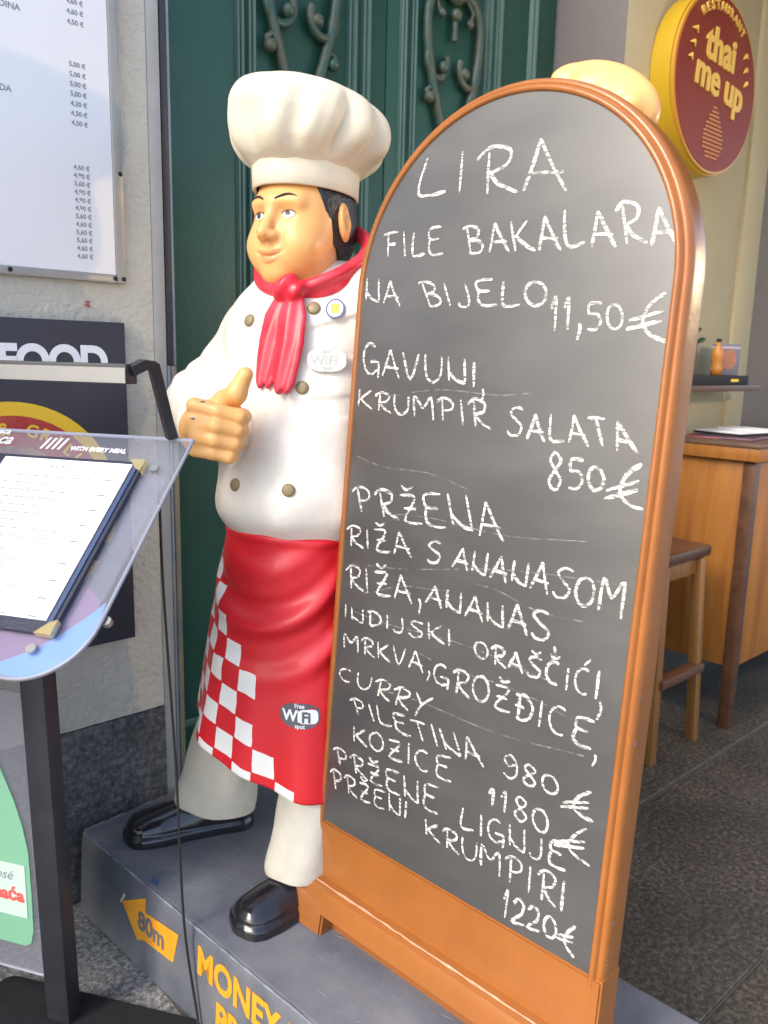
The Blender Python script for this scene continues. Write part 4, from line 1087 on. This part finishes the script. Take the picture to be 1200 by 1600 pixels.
def face_patch(name, pts, m, off, parent):
    bm = bmesh.new(); cx = sum(p[0] for p in pts) / len(pts); cz = sum(p[1] for p in pts) / len(pts)
    ring = [bm.verts.new(on_face(x, z, off)[0].tolist()) for x, z in pts]
    mid = [bm.verts.new(on_face(cx + (x - cx) * .5, cz + (z - cz) * .5, off)[0].tolist()) for x, z in pts]
    c = bm.verts.new(on_face(cx, cz, off)[0].tolist()); n = len(pts)
    for k in range(n):
        bm.faces.new((ring[k], ring[(k + 1) % n], mid[(k + 1) % n], mid[k])); bm.faces.new((mid[k], mid[(k + 1) % n], c))
    bmesh.ops.recalc_face_normals(bm, faces=bm.faces)
    return from_bm(name, bm, m, parent, True)
HEAD = bpy.data.objects['head']
for k in (-1, 1):
    ex = k * .0335; ez = .003
    eye = face_patch('eye', [(ex + .0122 * math.cos(a), ez - .001 + (.0072 if math.sin(a) > 0 else .0062) * math.sin(a) * (1 - .25 * abs(math.cos(a)) ** 3)) for a in np.linspace(0, 2 * math.pi, 20, endpoint=False)], EYEW, .0015, HEAD)
    gx = ex - .0022
    face_patch('iris', [(gx + .0050 * math.cos(a), ez + .0005 + .0060 * math.sin(a)) for a in np.linspace(0, 2 * math.pi, 14, endpoint=False)], mat('iris_grey_blue', (.055, .065, .085), .2), .0024, eye)
    face_patch('pupil', [(gx + .0027 * math.cos(a), ez + .001 + .0030 * math.sin(a)) for a in np.linspace(0, 2 * math.pi, 12, endpoint=False)], IRIS, .0030, eye)
    bm = bmesh.new(); add_tube(bm, [on_face(ex + .0135 * t, ez + .0066 * (1 - t * t) ** .6 + .0006, .0012)[0].tolist() for t in np.linspace(-1, 1, 13)], [.0008 + .0013 * (1 - t * t) for t in np.linspace(-1, 1, 13)], 6)
    from_bm('eyelid_line', bm, mat('lid_line', (.28, .12, .05), .4), HEAD, True)
    bm = bmesh.new()
    tt = np.linspace(0, 1, 15)
    add_tube(bm, [on_face(k * (.013 + .038 * t), .0285 + .0100 * math.sin(t * 2.3) - .004 * t, .0008)[0].tolist() for t in tt], [.0006 + .0022 * math.sin(math.pi * min(1, t * .9 + .12)) for t in tt], 6)
    from_bm('eyebrow', bm, HAIR, HEAD, True)
face_patch('lip', [(.026 * t, -.0652 + 9 * (.026 * t) ** 2 + .0052 * (1 - t * t) * (1 - .35 * math.exp(-(t / .15) ** 2))) for t in np.linspace(-1, 1, 15)] + [(.026 * t, -.0688 + 9 * (.026 * t) ** 2) for t in np.linspace(.92, -.92, 13)], LIPS, .0007, HEAD)
face_patch('lip', [(.022 * t, -.0722 + 9 * (.022 * t) ** 2) for t in np.linspace(-1, 1, 13)] + [(.022 * t, -.0735 + 9 * (.022 * t) ** 2 - .0085 * (1 - t * t) ** .7) for t in np.linspace(.92, -.92, 13)], LIPS, .0007, HEAD)
def hair_f(p):
    q = tohead(p)
    d = ell(q, (0, .018, .03), (.0900, .106, .095)); d = smin(d, ell(q, (0, .034, -.02), (.0885, .088, .072)), .02)
    y = q[..., 1]; z = q[..., 2]; ax = np.abs(q[..., 0])
    line = np.interp(z, [-.06, -.045, -.02, .0, .03, .06, .10], [-.012, -.017, -.022, -.026, -.034, -.042, -.05])
    d = smax(d, line - y, .004)
    bot = np.where(y < .012, -.047, np.interp(y, [.012, .04, .08], [-.047, -.075, -.095]))
    d = smax(d, bot - z, .004)
    strand = .0004 * np.sin(q[..., 0] * 260 + 500 * y) * np.cos(z * 120)
    return (d + strand) * HS
implicit('hair', hair_f, (-.16, -.16, 1.41), (.16, .16, 1.70), .0040, HAIR, chef)

# hat -----------------------------------------------------------------------
n = 96
BZ0, BZ1 = 1.622, 1.674
P = []
for i in range(n):
    a = 2 * math.pi * i / n
    r_ = [(.104, .116, BZ0 + .004), (.109, .121, BZ0 + .0), (.1125, .1245, BZ0 + .003), (.1135, .1255, BZ0 + .03), (.115, .127, BZ1 + .008), (.108, .12, BZ1 + .016)]
    row = []
    for rx_, ry_, z in r_:
        row.append((rx_ * math.cos(a), .004 + ry_ * math.sin(a), z - .008 * math.sin(a)))
    P.append(row)
hat = grid_mesh('hat_band', P, HATW, chef, wrap_u=True)
prof = [(.109, -.010), (.1155, -.004), (.134, .010), (.158, .038), (.174, .074), (.176, .104), (.167, .132), (.143, .153), (.108, .166), (.07, .174), (.03, .178), (.002, .179)]
pr = np.array(smooth_profile([(a, b, 0) for a, b in prof], 6))[:, :2]
tilt = np.array(R(13)); ax_ = np.array([.644, .765, 0]); axis = np.cross([0, 0, 1], ax_)   # droops towards the back left
RT = np.array(Matrix.Rotation(float(tilt), 3, Vector(axis)))
nth = 168; P = []
rs = np.random.RandomState(4); ph = rs.rand(30) * 6.28
for i in range(nth):
    a = 2 * math.pi * i / nth; row = []
    for r_, z in pr:
        t = np.clip(z / .178, 0, 1); m_ = math.sin(math.pi * min(1, t * 1.05 + .03)) ** .8 if t < .97 else 0
        c9 = math.cos(10 * a + 1.2 * math.sin(2 * a + 1) + .6 * math.sin(3 * a)); pleat = (.0105 + .004 * math.sin(3 * a + 2)) * (1 - 2 * (1 - (c9 + 1) / 2) ** 1.7) + .003 * math.cos(17 * a + ph[2]) + .005 * math.cos(5 * a + ph[3])
        rr = r_ + pleat * m_ * (1.15 - .5 * t) + .004 * math.cos(3 * a + 1.0) * t
        v = np.array([rr * math.cos(a) * 1.0, rr * math.sin(a) * 1.02, z])
        tl = np.clip((z + .01) / .09, 0, 1); tl = tl * tl * (3 - 2 * tl)
        v = (1 - tl) * (v * [1, 1.10, 1]) + tl * (RT @ v + np.array([-.008, -.004, 0])) + np.array([.0, .003, BZ1 + .006 - .008 * math.sin(a) * (1 - tl)])
        row.append(v)
    P.append(row)
hatc = grid_mesh('hat_crown', P, HATW, chef, wrap_u=True)

# neckerchief ---------------------------------------------------------------
RC = np.array([.024, .010, 1.486], np.float32); RR = .128; RT_ = .66
E1 = SIDE; E2 = FRONT * math.cos(RT_) - np.array([0, 0, math.sin(RT_)]); E3 = np.cross(E1, E2)
K = (RC + E2 * RR * 1.0 + FRONT * .020 + np.array([0, 0, .004])).astype(np.float32)
def scarf(p):
    q = (p - RC) @ np.stack([E1, E2, E3], 1).astype(np.float32)
    rad = np.sqrt(q[..., 0] ** 2 + q[..., 1] ** 2); ang = np.arctan2(q[..., 0], q[..., 1])
    w = .024 + .010 * np.clip(1 - np.abs(ang) / 1.6, 0, 1)
    rip = .0028 * np.sin(q[..., 2] * 170 + 2.2 * np.sin(ang * 2))
    d = (np.sqrt(((rad - RR) / .015) ** 2 + (q[..., 2] / .024) ** 2) - 1) * .014 + rip
    kq = (p - K) @ TROT
    kn = ell(kq, (0, 0, 0), (.038, .026, .031)) + .0035 * np.sin((kq[..., 0] - kq[..., 2] * .7) * 130)
    d = smin(d, kn, .010)
    t0 = p @ TROT; tx = t0[..., 0] - float(K @ SIDE); z = p[..., 2]
    front = np.interp(z, tz, tb_) * 1.0 - np.interp(z, tz, tc_)
    def tail(x0, x1, x2, L, w0, w1, lift):
        t = np.clip((K[2] - z) / L, 0, 1)
        cx = np.interp(t, [0, .5, 1], [x0, x1, x2]); w = np.interp(t, [0, .25, .7, 1], [w0 * .55, w0, w1, w1 * .75])
        yy = -(front + lift)
        th_ = .011 + .0028 * np.cos((tx - cx) / w * 4.4 + 3 * t)
        dd = (np.sqrt(((tx - cx) / w) ** 2 + ((t0[..., 1] - yy) / th_) ** 2) - 1) * .010
        end = (K[2] - L) - z + 1.3 * np.abs(np.abs(tx - cx) - w * .42)
        return smax(dd, np.maximum(z - K[2], end), .005)
    d = smin(d, tail(-.012, -.028, -.036, .215, .036, .031, .004), .005)
    d = smin(d, tail(.012, .022, .014, .225, .034, .030, .012), .004)
    return d
implicit('neckerchief', scarf, (-.16, -.24, 1.14), (.20, .19, 1.58), .0040, RED2, chef)

# hands -----------------------------------------------------------------------
SC = 1.27
DN, DZ = DN * math.cos(.14) - DZ * math.sin(.14), DZ * math.cos(.14) + DN * math.sin(.14)
def fpt(d_, n_, z_): return FC + SC * (DF * d_ + DN * n_ + DZ * z_)
def fist(p):
    d = None
    for k in range(4):
        zc = .033 - .0222 * k; ln = (1.02, 1.0, .95, .80)[k]; r0 = (.0130, .0134, .0130, .0118)[k] * SC
        pts = [fpt(-.004, -.034 + .003 * k, zc + .004 - .001 * k), fpt((.014, .018, .015, .008)[k], .002, zc + .001), fpt(.014 - .002 * k, .036 * ln, zc - .002), fpt(-.012, .044 * ln, zc - .002), fpt(-.020, .014, zc - .001)]
        f_ = chain(p, [np.array(q, np.float32) for q in pts], [r0 * 1.06, r0 * 1.0, r0 * 1.0, r0 * .92, r0 * .86], .006)
        d = f_ if d is None else smin(d, f_, .0052)
    palm = cone(p, fpt(-.018, -.018, .0), fpt(-.075, -.012, .0), .036 * SC, .026 * SC)
    palm = smin(palm, ell(p, fpt(-.03, -.01, 0), (.038 * SC,) * 2 + (.048 * SC,), np.stack([DF, DN, DZ], 1)), .02)
    d = smin(d, palm, .010)
    th = chain(p, [np.array(fpt(*q), np.float32) for q in ((-.055, .0, .025), (-.030, .014, .048), (-.006, .028, .066), (.0, .038, .099))], [.023 * SC, .020 * SC, .0165 * SC, .0125 * SC], .01)
    d = smin(d, th, .012)
    wrist = cone(p, fpt(-.07, -.012, 0), np.array(WR, np.float32), .030 * SC, .032 * SC)
    return smin(d, wrist, .015)
implicit('right_hand' if False else 'hand', fist, (-.12, -.42, 1.02), (.20, -.16, 1.31), .0042, SKIN, chef)
# cuff
tube('cuff', WHITE, chef, [np.array(WR) - DF * .02, np.array(WR) + DF * .002, np.array(WR) + DF * .014], [.060, .067, .064], 24)
# paint chips on the knuckles
for k, (n_, z_) in enumerate(((-.022, .046), (-.033, .018))):
    pp, nn_ = cast(fist, fpt(.12, n_, z_), -DF, .3, .0008)
    bm = bmesh.new()
    for t_ in range(4):
        pass
    v = [bm.verts.new((pp + SC * (DN * a + DZ * b)).tolist()) for a, b in ((-.007, -.001), (.004, -.003), (.008, .0), (.0, .0015))]
    bm.faces.new(v); from_bm('paint_chip', bm, CHIPB, chef)
# the other hand, resting over the top of the board
LH = np.array([.675, .100, 1.722], np.float32)
def lhand(p):
    d = ell(p, LH, (.115, .050, .066), ry3(.40))
    for k in range(4):      # fingers hooked over the top edge from behind, seen as low knuckles
        o = np.array([-.072 + .046 * k, .0, .040 - .022 * k], np.float32) + LH
        d = smin(d, chain(p, [o + np.array([-.004, .035, -.01], np.float32), o + np.array([.0, .004, .010], np.float32), o + np.array([.004, -.030, .004], np.float32)], [.022, .022, .017]), .020)
    d = smin(d, cone(p, LH + np.array([-.03, .03, -.03], np.float32), (.67, .140, 1.64), .04, .045), .03)
    return d
implicit('hand', lhand, (.50, -.06, 1.54), (.84, .22, 1.85), .0055, SKIN, chef)

# buttons and badges on the jacket ------------------------------------------------
def jsnap(x, z, off=0.0): return cast(jacket, SIDE * x + FRONT * .40 + np.array([0, 0, z]), -FRONT, .6, off)
def jmap(x0, z0, off):
    c_, nn_ = jsnap(x0, z0); nn_ = Vector(nn_.tolist()); upv = Vector((0, 0, 1)); upv = (upv - nn_ * upv.dot(nn_)).normalized(); rg = upv.cross(nn_)
    c_ = Vector(c_.tolist())
    return lambda a, b: c_ + rg * float(a) + upv * float(b) + nn_ * off
for x, z in ((-.075, 1.345), (.082, 1.372), (-.088, 1.200), (.075, 1.203), (-.068, .985), (.070, .985)):
    c_, nn_ = jsnap(x, z); q = Vector(nn_.tolist()).to_track_quat('Z', 'Y').to_matrix()
    rr = .0145; P = []
    for i in range(20):
        a = 2 * math.pi * i / 20; P.append([Vector(c_.tolist()) + q @ Vector((r_ * math.cos(a), r_ * math.sin(a), h_)) for r_, h_ in ((rr, -.004), (rr, .0025), (rr * .85, .0055), (rr * .5, .0070), (.0004, .0074))])
    grid_mesh('button', P, BRASS, chef, wrap_u=True)
bd = patch('badge', [(.021 * math.cos(a), .0225 * math.sin(a)) for a in np.linspace(0, 2 * math.pi, 26, endpoint=False)], BLUERING, jmap(.128, 1.370, .0055), chef)
patch('badge_field', [(.0172 * math.cos(a), .0185 * math.sin(a)) for a in np.linspace(0, 2 * math.pi, 26, endpoint=False)], WHITEP, jmap(.128, 1.370, .0063), bd)
patch('badge_square', rrect(0, 0, .010, .011, .002), BADGEY, jmap(.128, 1.370, .0071), bd)
fm = jmap(.120, 1.262, .006); fm2 = jmap(.120, 1.262, .0068); fm3 = jmap(.120, 1.262, .0076)
cl = patch('faded_sticker', cloud(0, 0, .042, .026), FADED, fm, chef)
patch('sticker_field', cloud(0, 0, .0405, .0245), WHITE, fm2, cl)
for s_, sz, x, z in (('Wi', .03, -.036, -.011), ('Fi', .03, .002, -.011), ('Free', .011, -.01, .0135), ('spot', .011, -.01, -.0205)):
    place_text('sticker_lettering', s_, sz, FADED, cl, lambda a, b, c, x=x, z=z: fm3(x + a, z + b), bold=.0006)

# ================================================================ MENU STAND
ST0 = Vector((-.385, 1.619, 0)); YAWS = R(-16)
stand = thing('menu_stand', 'black menu lectern with tilted clear acrylic tray and lamp bar in the left foreground', 'stand', ST0, YAWS)
# stand frame: x = along its width (0 = right end of the tray), y = away from the reader
S0 = np.array([-.43, .955]); S1 = np.array([.0, 1.328])     # (y, z) of the tray's lower and upper edge
SL = float(np.linalg.norm(S1 - S0)); sv = (S1 - S0) / SL; sn = np.array([-sv[1], sv[0]])
def tray(a, b, c=0.0):
    """a along the width, b up the slope, c above the sheet"""
    q = S0 + sv * b + sn * c; return Vector((float(a), float(q[0]), float(q[1])))
POLE = (-.300, -.106)
for px_ in (POLE[0], POLE[0] - .50):
    b_ = bmesh.new(); add_box(b_, px_ - .030, px_ + .030, POLE[1] - .022, POLE[1] + .022, .010, 1.205, .004)
    for v in b_.verts: v.co.x -= .022 * v.co.z
    autosmooth(from_bm('pole', b_, DARKM, stand), 35)
def base_outline():
    o = []
    for cx, cy, a0 in ((.02, -.055, 0), (-.48, -.07, 90), (-.86, -.50, 180), (.02, -.50, 270)):
        for k in range(7):
            a = R(a0 + 90 * k / 6); o.append((cx + .032 * math.cos(a), cy + .032 * math.sin(a)))
    return o
prism('base_plate', RUBBER, stand, base_outline(), -.006, .010, 'XY', .003)
W0 = -.85
def tray_outline(w0=W0, w1=0.0, r=.115):
    o = [(w0, SL), (w1, SL), ]
    for k in range(13):
        a = R(0 - 90 * k / 12); o.append((w1 - r + r * math.cos(a), .02 + r + r * math.sin(a)))
    o.append((w0, .02)); return o
def slab_on_tray(name, pts, c0, c1, m, parent, bev=0):
    bm = bmesh.new(); A = [bm.verts.new(tray(a, b, c0)) for a, b in pts]; B = [bm.verts.new(tray(a, b, c1)) for a, b in pts]; n_ = len(pts)
    bm.faces.new(A); bm.faces.new(B[::-1])
    for k in range(n_): bm.faces.new((A[k], B[k], B[(k + 1) % n_], A[(k + 1) % n_]))
    bmesh.ops.recalc_face_normals(bm, faces=bm.faces); return from_bm(name, bm, m, parent)
slab_on_tray('acrylic_tray', tray_outline(), 0, .006, ACRYL, stand)
bm = bmesh.new(); add_tube(bm, [tray(a, b, .003) for a, b in tray_outline()[:2]], .0040, 6); autosmooth(from_bm('tray_edge', bm, ACRYE, stand), 60)
bm = bmesh.new(); add_tube(bm, [tray(a, b, .003) for a, b in tray_outline()[1:]], .0040, 6); autosmooth(from_bm('tray_edge', bm, ACRYD, stand), 60)
slab_on_tray('back_board', [(W0, .03), (-.07, .03), (-.022, .08), (-.017, .462), (-.028, .474), (W0, .474)], -.006, -.002, ACRYB, stand)
slab_on_tray('support_bracket', [(W0, .285), (-.03, .285), (-.03, .312), (W0, .312)], -.030, -.0065, DARKM, stand)
slab_on_tray('purple_print', [(W0, .024), (-.118, .024), (-.02, .12), (-.022, .185), (-.101, .235), (W0, .235)], -.0018, -.0011, PURPLE, stand)
pw = [(W0, .022)] + [(-.117 + .112 * math.cos(R(a)), .137 + .112 * math.sin(R(a))) for a in np.linspace(-90, 12, 14)] + [(-.012, .185), (-.03, .155), (-.06, .118), (-.10, .078), (-.15, .048), (-.22, .036), (W0, .032)]
slab_on_tray('blue_print', pw, -.0009, -.0003, BLUEP, stand)
# screws, clip
for a, b in ((-.048, .484), (-.097, .075)):
    bm = bmesh.new(); add_tube(bm, [tray(a, b, .006), tray(a, b, .012)], .009, 14); autosmooth(from_bm('screw', bm, SILVER, stand), 40)
bm = bmesh.new(); add_tube(bm, [tray(.004, .150, -.012), tray(.004, .150, -.002)], .009, 12); autosmooth(from_bm('side_clip', bm, SILVER, stand), 40)
for s_, sz, a, b, sh_ in (('WITH EVERY MEAL', .0155, -.262, .521, 0), ('limonaca', .040, -.555, .528, .25), ('domaca', .022, -.50, .556, .25)):
    place_text('tray_lettering', s_, sz, WHITEP, stand, lambda x, y, c, a=a, b=b: tray(a + x, b + y, .0066), bold=.0008, shear=sh_)
for k in range(4): slab_on_tray('cutlery_mark', [(-.335 + .014 * k, .520), (-.329 + .014 * k, .520), (-.320 + .014 * k, .552), (-.326 + .014 * k, .552)], .0064, .0070, WHITEP, stand)
# lamp bar on a bent arm
ARMU = -.045
barc = (-.130, 1.461)
box('lamp_bar', DARKM, stand, W0, ARMU - .010, barc[0] - .012, barc[0] + .024, barc[1] - .018, barc[1] + .019, .003)
box('lamp_face', ALU, stand, W0 + .002, ARMU - .012, barc[0] - .0135, barc[0] - .0122, barc[1] - .016, barc[1] + .012, 0)
tube('lamp_arm', DARKM, stand, [(ARMU - .012, barc[0] + .004, barc[1] + .006), (ARMU, barc[0] + .03, barc[1] + .018), (ARMU, barc[0] + .062, barc[1] + .018), tuple(tray(ARMU, SL - .002, .010))], [.013, .0135, .0135, .013], 4)

# open menu on the tray
menu = thing('open_menu', 'white menu pages in a navy holder with gold corners lying on the acrylic tray', 'menu', ST0, YAWS)
MB0, MB1, M0, M1 = .102, .492, -.425, -.070
slab_on_tray('cover', [(M0, MB0), (M1, MB0), (M1, MB1), (M0, MB1)], .0080, .016, LEATHER, menu)
slab_on_tray('page', [(M0 + .035, MB0 + .024), (M1 - .022, MB0 + .024), (M1 - .022, MB1 - .008), (M0 + .035, MB1 - .008)], .0163, .0175, PAPER, menu)
slab_on_tray('cover_spine', [(M1 - .016, MB0), (M1 - .008, MB0), (M1 - .008, MB1), (M1 - .016, MB1)], .0162, .019, mat('navy_strip', (.05, .08, .17), .35), menu)
for b in (MB0, MB1):
    s_ = 1 if b == MB0 else -1
    slab_on_tray('gold_corner', [(M1 + .003, b - s_ * .003), (M1 + .003, b + s_ * .026), (M1 - .010, b + s_ * .020), (M1 - .030, b - s_ * .003)], .0078, .0215, GOLD, menu)
rng2 = random.Random(2)
bm = bmesh.new()
for i in range(17):
    b = MB1 - .055 - .0185 * i - (.012 if i > 8 else 0); x0 = -.365 + rng2.uniform(0, .006); x1 = x0 + rng2.uniform(.11, .20)
    while x0 < x1:
        L_ = rng2.uniform(.004, .014)
        for pts in ([(x0, b), (min(x0 + L_, x1), b), (min(x0 + L_, x1), b + .0022), (x0, b + .0022)],):
            bm.faces.new([bm.verts.new(tray(a, q, .0180)) for a, q in pts])
        x0 += L_ + .0022
    if i % 2 == 0:
        bm.faces.new([bm.verts.new(tray(a, q, .0180)) for a, q in ((M1 - .062, b), (M1 - .044, b), (M1 - .044, b + .003), (M1 - .062, b + .003))])
stuff(from_bm('print_rows', bm, mat('page_print', (.22, .22, .27), .6), menu))
place_text('heading', 'MENU', .016, GREYT, menu, lambda x, y, c: tray(-.275 + x, MB1 - .034 + y, .0181), spacing=1.6)

# poster between the stand's poles
post = thing('acrylic_poster', 'clear acrylic poster with green bottle print fixed between the menu stand poles', 'poster', ST0, YAWS)
bm = bmesh.new(); add_box(bm, POLE[0] - .48, POLE[0] - .026, POLE[1] - .004, POLE[1] + .002, .105, .785, 0)
for v in bm.verts: v.co.x -= .022 * v.co.z
from_bm('sheet', bm, ACRYP, post)
bm = bmesh.new(); add_tube(bm, [(POLE[0] - .48, POLE[1] - .001, .103), (POLE[0] - .029, POLE[1] - .001, .103)], .0035, 6); from_bm('sheet_edge', bm, ACRYE, post)
cxb = -.475
half = [(.0, .172), (.088, .172), (.102, .182), (.110, .215), (.111, .30), (.109, .41), (.098, .47), (.080, .53), (.050, .60), (.030, .66), (.024, .70), (.024, .77), (.0, .77)]
outline = [(cxb + a, z) for a, z in half] + [(cxb - a, z) for a, z in half[::-1][1:-1]]
bm = bmesh.new(); add_prism(bm, outline, POLE[1] - .0062, POLE[1] - .0045); from_bm('bottle_print', bm, ACRYG, post)
box('label_print', mat('pale_label', (.60, .74, .63), .5), post, cxb - .095, cxb + .098, POLE[1] - .0078, POLE[1] - .0066, .245, .375, 0)
place_text('label_lettering', 'Rosé', .034, GREYT, post, lambda x, y, c: (cxb - .004 + x, POLE[1] - .0084, .335 + y), shear=.3)
place_text('label_lettering', 'Domaća', .042, mat('label_red', (.75, .12, .10), .5), post, lambda x, y, c: (cxb - .055 + x, POLE[1] - .0084, .285 + y), bold=.002)

# cable hanging from the tray to the ground
cb = [(.475, -.02, 1.20), (.478, -.02, 1.05), (.490, -.02, .875), (.510, -.02, .617), (.528, -.021, .251), (.572, -.020, .03), (.60, -.04, .003)]
tag(tube('cable', CABLE, None, [pl(*q) for q in [tuple(x) for x in np.array(smooth_profile(cb, 6))]], .0032, 6), 'thin black cable hanging from the menu stand down in front of the plinth', 'cable')
